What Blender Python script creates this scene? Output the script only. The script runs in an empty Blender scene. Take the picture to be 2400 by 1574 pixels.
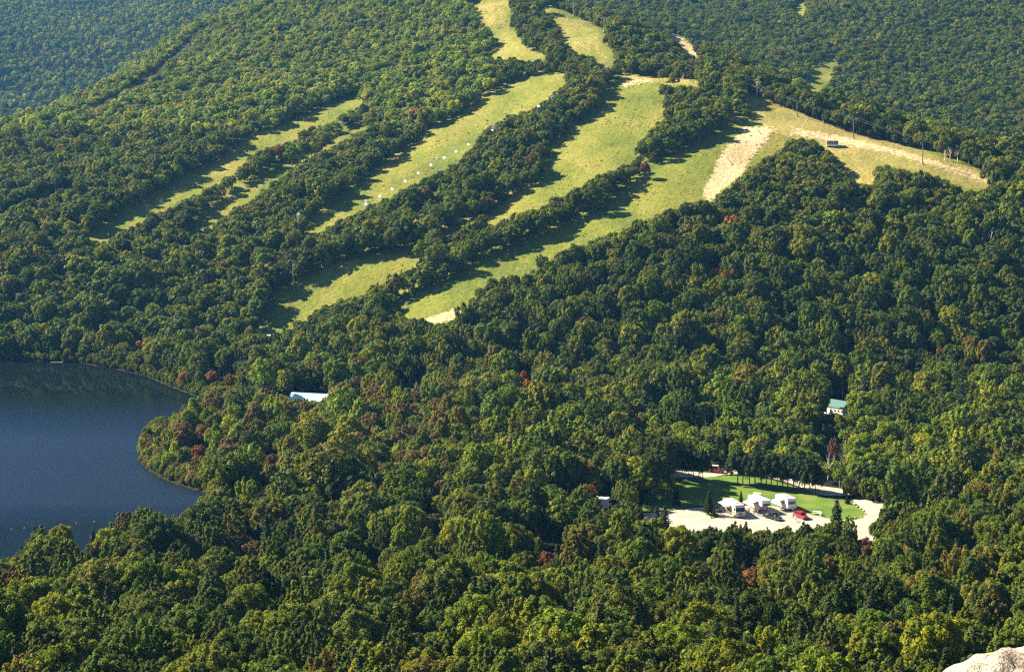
import bpy, bmesh, math, random
import numpy as np
from mathutils import Vector, Matrix
random.seed(7)
rng = np.random.default_rng(11)
R = math.radians
scene = bpy.context.scene
COL = scene.collection

# ------------------------------------------------------------------ camera, sky, sun, exposure
FP, PCX, PCY, WP = 4250.0, 1200.0, 787.0, 2400.0          # photograph: focal length, centre and width in its pixels
PITCH = math.atan(532.0 / FP)
cam_d = bpy.data.cameras.new('camera'); cam = bpy.data.objects.new('camera', cam_d); COL.objects.link(cam)
cam_d.sensor_width = 36.0; cam_d.lens = 36.0 * FP / WP
cam_d.clip_start = 0.3; cam_d.clip_end = 30000
cam.location = (0, 0, 0); cam.rotation_euler = (math.pi / 2 - PITCH, 0, 0)
scene.camera = cam

SUN_EL, SUN_AZ = R(37), R(-65)                             # azimuth measured from +Y towards +X
world = bpy.data.worlds.new('World'); scene.world = world; world.use_nodes = True
wn = world.node_tree.nodes; wl = world.node_tree.links
sky = wn.new('ShaderNodeTexSky'); sky.sky_type = 'NISHITA'; sky.sun_disc = False
sky.sun_elevation = SUN_EL; sky.sun_rotation = SUN_AZ; sky.altitude = 700
sky.air_density = 0.55; sky.dust_density = 0.2; sky.ozone_density = 1.5
wl.new(sky.outputs[0], wn['Background'].inputs[0]); wn['Background'].inputs[1].default_value = 0.05
sd = bpy.data.lights.new('sun', 'SUN'); so = bpy.data.objects.new('sun', sd); COL.objects.link(so)
sd.energy = 5.0; sd.angle = R(0.53); sd.color = (1.0, 0.88, 0.64)
to_sun = Vector((math.sin(SUN_AZ) * math.cos(SUN_EL), math.cos(SUN_AZ) * math.cos(SUN_EL), math.sin(SUN_EL)))
so.rotation_euler = to_sun.to_track_quat('Z', 'Y').to_euler(); so.location = to_sun * 400
vs = scene.view_settings
vs.view_transform = 'Standard'; vs.look = 'None'; vs.gamma = 1.0; vs.exposure = 2.15; vs.use_curve_mapping = False
scene.render.engine = 'CYCLES'
cy = scene.cycles
cy.max_bounces = 5; cy.diffuse_bounces = 2; cy.glossy_bounces = 2; cy.transmission_bounces = 2; cy.volume_bounces = 0
cy.transparent_max_bounces = 4; cy.caustics_reflective = False; cy.caustics_refractive = False
cy.use_denoising = False; cy.pixel_filter_type = 'BLACKMAN_HARRIS'; cy.filter_width = 1.3

# ------------------------------------------------------------------ geometry of the view
CP_, SP_ = math.cos(PITCH), math.sin(PITCH)
def project(x, y, z):
    f = y * CP_ - z * SP_; u = y * SP_ + z * CP_
    f = np.where(np.abs(f) < 1e-3, 1e-3, f)
    return PCX + FP * x / f, PCY - FP * u / f
def ray(px, py):
    a = (px - PCX) / FP; b = (PCY - py) / FP
    return np.array([a, CP_ + b * SP_, -SP_ + b * CP_])
def at_depth(px, py, Y):
    d = ray(px, py); return d * (Y / d[1])
def at_plane(px, py, z=-110.0):
    d = ray(px, py); return d * (z / d[2])
def inside(px, py, poly):
    px = np.asarray(px, float); py = np.asarray(py, float)
    r = np.zeros(px.shape, bool); n = len(poly)
    for i in range(n):
        x0, y0 = poly[i]; x1, y1 = poly[(i + 1) % n]
        if y0 == y1: continue
        c = ((y0 > py) != (y1 > py)) & (px < (x1 - x0) * (py - y0) / (y1 - y0) + x0)
        r ^= c
    return r
def dist_poly(x, y, poly):
    x = np.asarray(x, float); y = np.asarray(y, float)
    best = np.full(x.shape, 1e9); n = len(poly)
    for i in range(n):
        x0, y0 = poly[i]; x1, y1 = poly[(i + 1) % n]
        dx, dy = x1 - x0, y1 - y0; L = dx * dx + dy * dy + 1e-9
        t = np.clip(((x - x0) * dx + (y - y0) * dy) / L, 0, 1)
        best = np.minimum(best, np.hypot(x - x0 - t * dx, y - y0 - t * dy))
    return np.where(inside(x, y, poly), -best, best)
def vnoise(x, y, s, seed):
    r = np.random.default_rng(seed); g = r.random((97, 97))
    u = np.mod(x / s + 31.7, 96); v = np.mod(y / s + 17.3, 96)
    i = np.floor(u).astype(int); j = np.floor(v).astype(int); a = u - i; b = v - j
    a = a * a * (3 - 2 * a); b = b * b * (3 - 2 * b)
    i = np.clip(i, 0, 95); j = np.clip(j, 0, 95)
    return (g[i, j] * (1 - a) * (1 - b) + g[i + 1, j] * a * (1 - b) + g[i, j + 1] * (1 - a) * b + g[i + 1, j + 1] * a * b)

# ground seen at (pixel x, pixel y, distance)
LAKE_Z = -110.0
CPT = [
 # far lake shore and foot of the ski hill
 (0,835,800),(200,835,800),(350,800,815),(600,785,812),(900,745,805),(-300,830,810),
 (0,700,850),(200,680,860),(400,640,880),(0,600,905),
 (0,450,1020),(200,500,970),(0,315,1240),(200,230,1390),(400,110,1540),(540,30,1640),(200,400,1070),
 (400,430,1010),(400,560,920),(400,300,1160),(650,60,1500),(700,250,1170),(700,420,1010),(700,560,905),(800,650,845),
 (900,150,1280),(900,330,1070),(1000,450,950),(1000,600,850),(1000,30,1400),(1000,720,790),
 (1200,300,1040),(1200,180,1150),(1200,480,905),(1200,600,830),(1200,80,1270),(1150,-60,1450),
 (1400,200,1070),(1400,330,975),(1400,480,875),(1500,180,1090),(1540,300,985),(1600,420,890),
 # ridge crest
 (1290,0,1330),(1400,60,1220),(1500,125,1150),(1640,190,1065),(1780,260,1000),(1900,300,965),(2050,345,930),(2200,385,905),(2330,425,885),(2500,470,865),
 (1700,330,945),(1850,370,925),(2000,420,890),(2200,440,868),(2400,470,850),
 # wooded hill below the crest
 (1100,760,762),(1200,700,785),(1200,850,728),(1350,600,818),(1500,550,830),(1500,700,765),(1500,860,715),(1700,500,845),(1700,650,780),(1800,800,728),
 (1900,500,840),(2000,620,788),(2100,500,835),(2100,760,738),(2300,560,805),(2300,760,738),(2400,880,705),(2500,700,755),(2700,600,790),
 (1700,960,678),(2100,980,672),(2400,1010,655),(1200,985,665),(900,880,715),(1500,1000,655),(700,900,715),
 # valley side behind the crest
 (1500,40,1750),(1620,90,1650),(1800,170,1500),(2000,230,1420),(2200,270,1380),(2400,300,1350),(1450,-60,1950),
 (1700,0,1900),(2000,80,1640),(2000,-20,1850),(2200,100,1620),(2400,60,1680),(2400,-60,1900),(1800,-60,2000),(2650,250,1400),(2700,0,1800),
 # blue mountain behind on the left
 (0,250,2350),(150,200,2400),(0,50,2750),(250,60,2700),(420,0,2800),(-200,150,2450),(100,-100,3150),(500,-120,3100),
]
WPT = [
 # hidden saddles behind the crests
 (-430,1500,-48),(-420,1850,-40),(-250,2050,62),(-700,1800,-60),(-560,1200,-60),(-700,1000,-95),
 (60,1480,42),(180,1330,-6),(300,1180,-42),(370,1100,-62),(470,1150,-62),(90,1650,72),
 # flats, lake bed, near slope
 (-80,480,-109.5),(-60,620,-109),(40,560,-108),(0,650,-107),(150,470,-108),(230,480,-106),(250,560,-105),(0,430,-108),
 (-250,620,-111),(-120,560,-111),(-400,600,-111),(-200,500,-111),(-300,450,-110),
 (-130,400,-108.5),(-60,380,-106),(60,380,-105),(120,360,-103),(-120,340,-103),(0,330,-100.5),(100,300,-96),(-100,280,-93),(0,260,-90.5),(80,230,-85),(-90,220,-84),(200,300,-94),(-220,300,-98),
 # mountains above the frame
 (-1000,3900,1050),(-300,3700,1050),(300,3500,1000),(900,3400,950),(1600,3300,900),(-1800,4000,950),(0,2800,640),(500,2700,560),(1100,2700,560),
 (-1500,6000,900),(1500,6000,900),(0,9000,700),(0,7000,900),(-4000,9000,300),(4000,9000,300),(2500,4000,450),(-1500,2600,100),(-1800,1500,-20),(1200,1200,20),(900,700,-60),(-800,500,-100),(600,400,-95),(-600,900,-108),
]
_px = np.array([at_depth(*c) for c in CPT]); _pw = np.array([(a, b, c) for a, b, c in WPT], float)
_P = np.vstack([_px, _pw])
def warp(x, y):                       # log-like distance so near and far points are spread evenly
    r = np.maximum(y, 40.0) + 150
    return np.stack([900 * x / r, 900 * np.log(r / 500.0)], -1)
_W = warp(_P[:, 0], _P[:, 1])
def _phi(d2): return 0.5 * d2 * np.log(d2 + 1e-6)
_D2 = ((_W[:, None] - _W[None]) ** 2).sum(-1) / 1e4
_n = len(_P); _A = np.zeros((_n + 3, _n + 3)); _A[:_n, :_n] = _phi(_D2) + np.eye(_n) * 0.02
_Q = np.hstack([np.ones((_n, 1)), _W / 100]); _A[:_n, _n:] = _Q; _A[_n:, :_n] = _Q.T
# interpolate the elevation angle z/(y+150), which keeps the view exact at every distance
_val = _P[:, 2] / (np.maximum(_P[:, 1], 40.0) + 150)
_cf = np.linalg.solve(_A, np.concatenate([_val, np.zeros(3)]))
def rbf(x, y):
    out = np.empty(x.shape)
    fx, fy = x.ravel(), y.ravel(); o = np.empty(fx.shape)
    for s in range(0, len(fx), 20000):
        w = warp(fx[s:s + 20000], fy[s:s + 20000])
        d2 = ((w[:, None] - _W[None]) ** 2).sum(-1) / 1e4
        o[s:s + 20000] = _phi(d2) @ _cf[:_n] + _cf[_n] + (w / 100) @ _cf[_n + 1:]
    o *= (np.maximum(fy, 40.0) + 150)
    return o.reshape(x.shape)
NEAR = np.array([(-400,-60),(-60,-8),(-6,-1.9),(2,-1.75),(6,-3.2),(9,-5.5),(14,-12),(30,-26),(80,-50),(150,-70),(200,-80)], float)

SHORE_P = [(-500,845),(0,847),(190,850),(260,862),(340,880),(400,905),(470,932),(490,945),(440,960),(395,985),(355,1005),(330,1040),(328,1075),(345,1098),(380,1118),(430,1138),(480,1152),(540,1160),
           (520,1200),(440,1240),(300,1290),(180,1330),(0,1350),(-500,1400)]
SHORE = [tuple(at_plane(a, b, LAKE_Z)[:2]) for a, b in SHORE_P]
PARK_P = [(1490,1285),(1460,1215),(1480,1150),(1570,1105),(1680,1095),(1800,1110),(1960,1128),(2080,1165),(2150,1200),(2120,1250),(1990,1290)]
def park_z(x, y): return -108.6 + 0.055 * (y - 470)
def at_park(px, py):
    d = ray(px, py); t = (-108.6 - 0.055 * 470) / (d[2] - 0.055 * d[1]); return d * t
PARK = [tuple(at_park(a, b)[:2]) for a, b in PARK_P]

def H(x, y):
    x = np.asarray(x, float); y = np.asarray(y, float)
    z = rbf(x, y)
    zn = np.interp(y, NEAR[:, 0], NEAR[:, 1]) - 0.004 * np.abs(x) * np.clip(y / 40, 0, 1)
    t = np.clip((y - 110) / 110, 0, 1); t = t * t * (3 - 2 * t)
    z = zn * (1 - t) + z * t
    amp = np.clip((y - 700) / 300, 0, 1)
    z = z + amp * ((vnoise(x, y, 60, 1) - .5) * 5 + (vnoise(x, y, 22, 2) - .5) * 2.0) + (vnoise(x, y, 17, 3) - .5) * np.clip((y-20)/100,0,1) * 1.0
    dp = dist_poly(x, y, PARK); k = np.clip(1 - dp / 25, 0, 1); k = k * k * (3 - 2 * k)
    z = z * (1 - k) + park_z(x, y) * k
    ds = dist_poly(x, y, SHORE)
    land = np.maximum(z, LAKE_Z + 0.25 + 0.04 * np.clip(ds, 0, 30))
    near = np.clip(ds / 30, 0, 1)
    land = (LAKE_Z + 0.15 + 0.05 * ds) * (1 - near) + land * near
    bed = LAKE_Z - np.minimum(5, 0.10 * -ds)
    lk = (y > 300) & (y < 1000)
    return np.where(lk & (ds < 0), bed, np.where(lk & (ds < 30), land, np.where(lk, np.maximum(z, LAKE_Z + .25), z)))
def H1(x, y): return float(H(np.array([x]), np.array([y]))[0])
def place(px, py, h=0.0, y0=180, y1=3500, after=None):
    """ground point whose point h metres up is seen at the pixel"""
    d = ray(px, py); Y = np.concatenate([np.linspace(y0, 1300, 1500), np.linspace(1301, y1, 900)])
    if after: Y = Y[Y > after]
    P = d[None] * (Y / d[1])[:, None]
    g = H(P[:, 0], P[:, 1]) + h - P[:, 2]
    k = np.where((g[:-1] < 0) & (g[1:] >= 0))[0]
    k = int(k[0]) + 1 if len(k) else int(np.argmin(np.abs(g)))
    return Vector((P[k, 0], P[k, 1], float(P[k, 2] + g[k] - h)))

# ------------------------------------------------------------------ open ground in the photograph (pixels): what the trees must leave clear
TR = {
 'upper_left_run': [(190,572),(300,505),(430,430),(540,372),(556,345),(640,312),(700,286),(760,262),(850,228),(850,242),(720,302),(700,322),(650,336),(606,352),(566,392),(490,440),(410,480),(330,520),(250,565)],
 'second_run': [(436,552),(500,494),(560,450),(640,402),(720,362),(800,318),(870,280),(860,296),(760,350),(690,388),(650,420),(604,462),(530,505),(470,548)],
 'chairlift_run': [(700,548),(745,512),(808,470),(878,410),(968,342),(1020,308),(1080,275),(1140,240),(1190,205),(1250,188),(1322,180),(1322,192),(1300,217),(1262,246),(1190,268),(1150,290),(1110,342),(1088,364),(1028,404),(968,434),(908,464),(858,484),(796,516),(735,552)],
 'main_run': [(1420,205),(1452,186),(1545,186),(1556,240),(1560,272),(1502,332),(1482,374),(1400,414),(1350,444),(1300,464),(1260,484),(1190,514),(1140,532),(1136,510),(1190,470),(1260,430),(1272,395),(1276,355),(1350,300),(1398,260)],
 'lower_run': [(596,786),(640,708),(706,668),(806,630),(878,610),(968,600),(1000,604),(950,634),(888,666),(828,690),(766,714),(706,750),(686,784),(630,794)],
 'right_run': [(1700,262),(1760,292),(1815,298),(1866,315),(1850,336),(1790,372),(1750,398),(1704,444),(1655,474),(1615,482),(1530,506),(1460,532),(1390,564),(1310,594),(1270,614),(1220,644),(1170,654),(1118,676),(1100,722),(1070,748),(1010,762),(985,745),(930,742),(900,732),(960,700),(1060,655),(1120,620),(1180,592),(1260,562),(1330,530),(1400,500),(1440,462),(1500,425),(1525,395),(1600,355),(1660,330),(1700,300)],
 'crest_run': [(1745,222),(1815,240),(1876,260),(1966,290),(2046,312),(2128,340),(2218,372),(2318,408),(2318,444),(2268,438),(2198,416),(2158,402),(2112,392),(2056,388),(2050,434),(2006,430),(1976,404),(1960,370),(1930,345),(1900,325),(1850,322),(1790,296),(1760,270)],
 'top_run': [(1106,-5),(1192,-5),(1200,50),(1218,100),(1236,122),(1285,130),(1270,140),(1210,132),(1150,134),(1140,120),(1165,100),(1136,60),(1118,30)],
 'top_right_run': [(1262,12),(1310,22),(1360,44),(1402,62),(1424,74),(1412,95),(1420,115),(1442,140),(1436,158),(1402,152),(1392,128),(1336,118),(1316,82),(1300,50)],
 'saddle': [(1450,176),(1520,180),(1640,190),(1640,200),(1540,192),(1450,190)],
 'far_cut': [(1886,206),(1905,160),(1950,128),(1962,140),(1952,182),(1930,212),(1905,216)],
 'far_cut2': [(1860,20),(1878,2),(1892,12),(1886,36),(1870,32)],
 'crest_track': [(1572,78),(1590,82),(1642,128),(1632,136),(1590,108)],
 'old_line': [(0,376),(120,320),(205,288),(290,242),(385,174),(455,107),(520,59),(520,62),(455,110),(388,178),(292,246),(206,291),(120,323),(0,379)],
 'old_line2': [(0,530),(120,482),(210,440),(212,444),(122,486),(0,534)],
}
LAKE_VIS = [(-50,842),(190,848),(205,860),(330,884),(345,895),(480,935),(440,960),(400,985),(350,1000),(322,1035),(322,1080),(345,1105),(375,1125),(430,1142),(510,1158),(478,1172),(455,1200),(400,1206),
            (375,1196),(300,1205),(268,1218),(250,1250),(246,1262),(200,1292),(178,1300),(165,1260),(140,1240),(135,1215),(105,1206),(85,1235),(68,1265),(60,1290),(20,1318),(-50,1325)]
PARK_VIS = [(1495,1225),(1500,1205),(1530,1195),(1592,1150),(1590,1122),(1640,1120),(1668,1110),(1680,1086),(1712,1086),(1720,1120),(1860,1130),(1900,1140),(1920,1150),(1990,1150),(1985,1168),(2010,1180),(2060,1185),(2102,1196),(2080,1205),(2020,1228),(1940,1236),(1800,1250),(1700,1240),(1600,1254),(1560,1232)]
SPOTS = [[(690,932),(700,919),(735,922),(766,912),(768,918),(735,936)],[(1938,938),(1955,930),(1984,926),(1990,944),(1976,968),(1940,962)],[(232,782),(250,780),(252,788),(232,790)],
         [(1402,1176),(1430,1172),(1442,1182),(1410,1184)]]
for a_, b_, w_ in ((1232,893,15),(1512,388,13),(466,1055,18),(636,1078,17),(1676,640,11),(1768,1362,38),(1330,1490,38),(1228,1290,24),(1285,1312,30),(2030,1285,36),(1345,1175,22),(498,880,14),(540,890,13),(326,808,9),(1955,1045,18),(1812,1462,30),(1305,1290,14),(590,1295,30),(1015,1230,36),(880,1365,26),(2090,900,6),(2158,905,6),(945,905,12),(980,905,12)):
    w_ = w_ * .5 if w_ > 20 else w_
    SPOTS.append([(a_ - w_, b_), (a_, b_ - w_), (a_ + w_, b_), (a_, b_ + w_ * .8)])
LINK = [(1200,508),(1140,545),(1070,585),(1000,612),(955,604),(1040,558),(1120,512)]
CLEAR = [TR[k] for k in TR if not k.startswith('old')] + [LAKE_VIS, PARK_VIS]
TRAILS = list(TR.values())
def ground_mask(x, y, z):
    px, py = project(x, y, z); m = np.zeros(x.shape)
    for p in TRAILS: m = np.maximum(m, inside(px, py, p).astype(float))
    return m

# ------------------------------------------------------------------ materials
def mat(name):
    m = bpy.data.materials.new(name); m.use_nodes = True
    return m, m.node_tree.nodes, m.node_tree.links, m.node_tree.nodes['Principled BSDF']
def ramp(n, l, src, stops):
    r = n.new('ShaderNodeValToRGB'); el = r.color_ramp.elements
    while len(el) < len(stops): el.new(0.5)
    for e, (p, c) in zip(el, stops): e.position = p; e.color = (*c, 1) if len(c) == 3 else c
    l.new(src, r.inputs[0]); return r.outputs[0]
def noise(n, l, scale, detail=4, rough=0.6, vec=None, dist=0.0):
    t = n.new('ShaderNodeTexNoise'); t.inputs['Scale'].default_value = scale; t.inputs['Detail'].default_value = detail
    t.inputs['Roughness'].default_value = rough; t.inputs['Distortion'].default_value = dist
    if vec is not None: l.new(vec, t.inputs['Vector'])
    return t.outputs['Fac']
def mix(n, l, f, a, b, mode='MIX'):
    m = n.new('ShaderNodeMix'); m.data_type = 'RGBA'; m.blend_type = mode
    for s, v in ((m.inputs[0], f), (m.inputs[6], a), (m.inputs[7], b)):
        if isinstance(v, (int, float)): s.default_value = v
        elif isinstance(v, tuple): s.default_value = (*v, 1)
        else: l.new(v, s)
    return m.outputs[2]
def math_(n, l, op, a, b=None):
    m = n.new('ShaderNodeMath'); m.operation = op
    for s, v in ((m.inputs[0], a), (m.inputs[1], b)):
        if v is None: continue
        if isinstance(v, (int, float)): s.default_value = v
        else: l.new(v, s)
    return m.outputs[0]
def attr(n, name, kind='GEOMETRY'):
    a = n.new('ShaderNodeAttribute'); a.attribute_name = name; a.attribute_type = kind; return a
def simple(name, col, rough=0.6, metal=0.0, nscale=3.0, amt=0.15, spec=0.5):
    m, n, l, b = mat(name)
    tc = n.new('ShaderNodeTexCoord')
    f = noise(n, l, nscale, 5, 0.6, tc.outputs['Object'])
    dark = tuple(c * (1 - amt) for c in col); lite = tuple(min(1, c * (1 + amt)) for c in col)
    l.new(ramp(n, l, f, [(0.3, dark), (0.7, lite)]), b.inputs['Base Color'])
    b.inputs['Roughness'].default_value = rough; b.inputs['Metallic'].default_value = metal
    b.inputs['Specular IOR Level'].default_value = spec
    return m

def leaf_material(name, source):
    m, n, l, b = mat(name)
    if source == 'instancer': tint = attr(n, 'tint', 'INSTANCER').outputs['Color']
    else:
        oi = n.new('ShaderNodeObjectInfo'); tint = oi.outputs['Color']
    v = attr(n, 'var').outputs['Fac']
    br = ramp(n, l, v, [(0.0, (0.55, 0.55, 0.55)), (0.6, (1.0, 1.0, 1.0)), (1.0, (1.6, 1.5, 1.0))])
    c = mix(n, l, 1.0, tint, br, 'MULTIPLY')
    tco = n.new('ShaderNodeTexCoord')
    c = mix(n, l, 1.0, c, ramp(n, l, noise(n, l, 0.35, 3, 0.6, tco.outputs['Object']), [(0.35, (0.76, 0.94, 1.0)), (0.5, (1, 1, 1)), (0.66, (1.35, 1.16, 0.85))]), 'MULTIPLY')
    l.new(c, b.inputs['Base Color']); b.inputs['Roughness'].default_value = 0.62
    b.inputs['Specular IOR Level'].default_value = 0.10
    tr = n.new('ShaderNodeBsdfTranslucent'); l.new(mix(n, l, 1.0, c, (1.25, 1.3, 0.5), 'MULTIPLY'), tr.inputs['Color'])
    ms = n.new('ShaderNodeMixShader'); ms.inputs[0].default_value = 0.30
    l.new(b.outputs[0], ms.inputs[1]); l.new(tr.outputs[0], ms.inputs[2])
    l.new(ms.outputs[0], n['Material Output'].inputs['Surface'])
    return m
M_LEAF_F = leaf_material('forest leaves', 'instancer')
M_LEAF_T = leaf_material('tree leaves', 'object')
M_BARK = simple('grey brown bark', (0.10, 0.08, 0.06), 0.9, nscale=2.0, amt=0.4)
M_BIRCH = simple('birch bark', (0.45, 0.40, 0.33), 0.8, nscale=1.5, amt=0.35)
M_PBARK = simple('pine bark', (0.16, 0.085, 0.05), 0.9, nscale=2.0, amt=0.4)

# ------------------------------------------------------------------ small helpers for objects
def tag(o, label=None, cat=None, group=None, kind=None):
    if label: o['label'] = label
    if cat: o['category'] = cat
    if group: o['group'] = group
    if kind: o['kind'] = kind
    return o
def link(name, me, m=None, parent=None):
    o = bpy.data.objects.new(name, me); COL.objects.link(o)
    if m is not None and len(me.materials) == 0: me.materials.append(m)
    if parent is not None: o.parent = parent
    return o
def empty(name, loc, rz=0, label=None, cat=None, group=None):
    o = bpy.data.objects.new(name, None); COL.objects.link(o); o.location = loc; o.rotation_euler = (0, 0, rz)
    return tag(o, label, cat, group)
def mesh_np(name, V, F, smooth=False, mats=()):
    me = bpy.data.meshes.new(name); V = np.asarray(V, np.float32); F = np.asarray(F, np.int32)
    k = F.shape[1]
    me.vertices.add(len(V)); me.vertices.foreach_set('co', V.ravel())
    me.loops.add(F.size); me.loops.foreach_set('vertex_index', F.ravel())
    me.polygons.add(len(F)); me.polygons.foreach_set('loop_start', np.arange(0, F.size, k, dtype=np.int32))
    me.polygons.foreach_set('loop_total', np.full(len(F), k, np.int32))
    if smooth: me.polygons.foreach_set('use_smooth', np.ones(len(F), bool))
    for m in mats: me.materials.append(m)
    me.update(calc_edges=True); me.validate()
    return me

# ------------------------------------------------------------------ terrain: one sheet from behind the camera to beyond the mountains
rows = np.concatenate([np.linspace(-300, -20, 12)[:-1], np.linspace(-20, 24, 60)[:-1], np.linspace(24, 200, 40)[:-1], np.linspace(200, 1700, 560)[:-1], np.geomspace(1700, 9000, 110)])
cols = np.linspace(-1, 1, 441)
TX = cols[None] * (np.abs(rows)[:, None] * 0.46 + 60); TY = np.repeat(rows[:, None], len(cols), 1)
TZ = H(TX, TY)
nr, nc = TX.shape
idx = np.arange(nr * nc).reshape(nr, nc)
F = np.stack([idx[:-1, :-1], idx[:-1, 1:], idx[1:, 1:], idx[1:, :-1]], -1).reshape(-1, 4)
me = mesh_np('terrain', np.stack([TX, TY, TZ], -1).reshape(-1, 3), F, True)
tpx, tpy = project(TX, TY, TZ)
GRASS = [TR[k] for k in TR if not k.startswith('old_line')] + [LINK]  # old lines stay on the dark floor colour, which paints their shade
def soft_mask(polys, w=5.0):
    m = np.zeros(TX.shape)
    for p in polys:
        a = np.array(p); sel = (tpx > a[:, 0].min() - 40) & (tpx < a[:, 0].max() + 40) & (tpy > a[:, 1].min() - 40) & (tpy < a[:, 1].max() + 40) & (TY > 300)
        if sel.any(): m[sel] = np.maximum(m[sel], np.clip(.5 - dist_poly(tpx[sel], tpy[sel], p) / (2 * w), 0, 1))
    return m
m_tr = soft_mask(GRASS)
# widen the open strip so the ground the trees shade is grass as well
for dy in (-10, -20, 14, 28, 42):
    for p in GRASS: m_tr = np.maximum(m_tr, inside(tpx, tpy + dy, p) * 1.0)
m_dry = np.maximum(soft_mask([TR[k] for k in ('crest_run', 'saddle')], 14), soft_mask([TR[k] for k in ('top_run', 'top_right_run')], 14) * .52)
DIRT = [[(1752,296),(1812,300),(1784,342),(1752,382),(1734,414),(1692,444),(1665,474),(1652,468),(1648,440),(1668,412),(1688,362),(1722,322)],
        [(990,752),(1030,735),(1100,716),(1094,730),(1050,750),(1012,762)],
        [(1572,78),(1590,82),(1642,128),(1632,136),(1590,108)],
        [(1855,300),(1960,318),(2100,350),(2240,392),(2320,424),(2320,430),(2230,402),(2100,362),(1950,330),(1850,312)],
        [(1640,236),(1690,250),(1740,280),(1725,285),(1680,262)],[(1455,196),(1490,186),(1545,188),(1500,194),(1462,202)]]
m_dirt = soft_mask(DIRT, 9)
shore_d = np.clip(dist_poly(TX, TY, SHORE), -60, 60)
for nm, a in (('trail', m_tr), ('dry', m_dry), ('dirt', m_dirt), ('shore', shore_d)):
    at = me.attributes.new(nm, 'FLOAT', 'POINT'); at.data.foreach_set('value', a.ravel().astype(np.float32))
m, n, l, b = mat('hillside ground')
tc = n.new('ShaderNodeTexCoord'); ob = tc.outputs['Object']
mp = n.new('ShaderNodeMapping'); mp.inputs['Rotation'].default_value = (0, 0, R(-32)); mp.inputs['Scale'].default_value = (1, 0.28, 1); l.new(ob, mp.inputs[0])
n1 = noise(n, l, 0.045, 5, 0.65, mp.outputs[0]); n2 = noise(n, l, 0.4, 5, 0.7, ob); n3 = noise(n, l, 0.012, 3, 0.5, ob)
grass = ramp(n, l, n1, [(0.28, (0.085, 0.118, 0.015)), (0.5, (0.165, 0.178, 0.026)), (0.72, (0.26, 0.215, 0.055))])
grass = mix(n, l, 0.75, grass, ramp(n, l, n2, [(0.3, (0.45, 0.5, 0.4)), (0.55, (1, 1, 1)), (0.75, (1.35, 1.3, 1.1))]), 'MULTIPLY')
dry = ramp(n, l, n1, [(0.3, (0.14, 0.145, 0.026)), (0.5, (0.25, 0.215, 0.06)), (0.7, (0.38, 0.28, 0.11))])
dry = mix(n, l, 0.6, dry, ramp(n, l, n2, [(0.3, (0.6, 0.62, 0.5)), (0.6, (1.1, 1.1, 1.1))]), 'MULTIPLY')
dirt = mix(n, l, 0.7, ramp(n, l, n1, [(0.3, (0.36, 0.27, 0.13)), (0.6, (0.55, 0.42, 0.26))]), ramp(n, l, n2, [(0.3, (0.45, 0.5, 0.35)), (0.6, (1.15, 1.1, 1.05))]), 'MULTIPLY')
floor_ = ramp(n, l, n2, [(0.3, (0.008, 0.010, 0.004)), (0.7, (0.020, 0.020, 0.009))])  # forest floor, darkened further so the old lines look shaded
def soft(a, amt=0.8):
    s = math_(n, l, 'ADD', attr(n, a).outputs['Fac'], math_(n, l, 'MULTIPLY', math_(n, l, 'SUBTRACT', n2, 0.5), amt))
    return ramp(n, l, s, [(0.4, (0, 0, 0)), (0.6, (1, 1, 1))])
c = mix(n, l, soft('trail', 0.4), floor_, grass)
c = mix(n, l, soft('dry', 1.2), c, dry)
c = mix(n, l, soft('dirt', 2.2), c, dirt)
sh = attr(n, 'shore').outputs['Fac']
bed = ramp(n, l, sh, [(0.0, (0.028, 0.022, 0.010)), (1.0, (0.028, 0.022, 0.010))])
mr = n.new('ShaderNodeMapRange'); mr.inputs[1].default_value = 1.6; mr.inputs[2].default_value = 0.2; l.new(sh, mr.inputs[0])
c = mix(n, l, mr.outputs[0], c, bed)
l.new(c, b.inputs['Base Color']); b.inputs['Roughness'].default_value = 0.95; b.inputs['Specular IOR Level'].default_value = 0.1
bp = n.new('ShaderNodeBump'); bp.inputs['Strength'].default_value = 1.0; bp.inputs['Distance'].default_value = 1.3
l.new(noise(n, l, 0.5, 6, 0.7, ob), bp.inputs['Height']); l.new(bp.outputs[0], b.inputs['Normal'])
me.materials.append(m)
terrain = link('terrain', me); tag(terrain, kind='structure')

# ------------------------------------------------------------------ lake
sx = [p[0] for p in SHORE]; sy = [p[1] for p in SHORE]
me = bpy.data.meshes.new('lake')
big = [(-700, 330), (40, 330), (40, 860), (-700, 860)]
me.from_pydata([(a, b_, LAKE_Z) for a, b_ in big], [], [(0, 1, 2, 3)])
m, n, l, b = mat('lake water')
tc = n.new('ShaderNodeTexCoord'); ob = tc.outputs['Object']
n.remove(b)
dp = at_plane(60, 1180)
gl = n.new('ShaderNodeBsdfGlossy'); gl.distribution = 'GGX'; gl.inputs['Color'].default_value = (0.37, 0.53, 0.78, 1)
fr = n.new('ShaderNodeFresnel'); fr.inputs['IOR'].default_value = 1.33
tp = n.new('ShaderNodeBsdfTransparent')
df = n.new('ShaderNodeBsdfDiffuse'); df.inputs['Color'].default_value = (0.006, 0.010, 0.012, 1)
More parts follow.
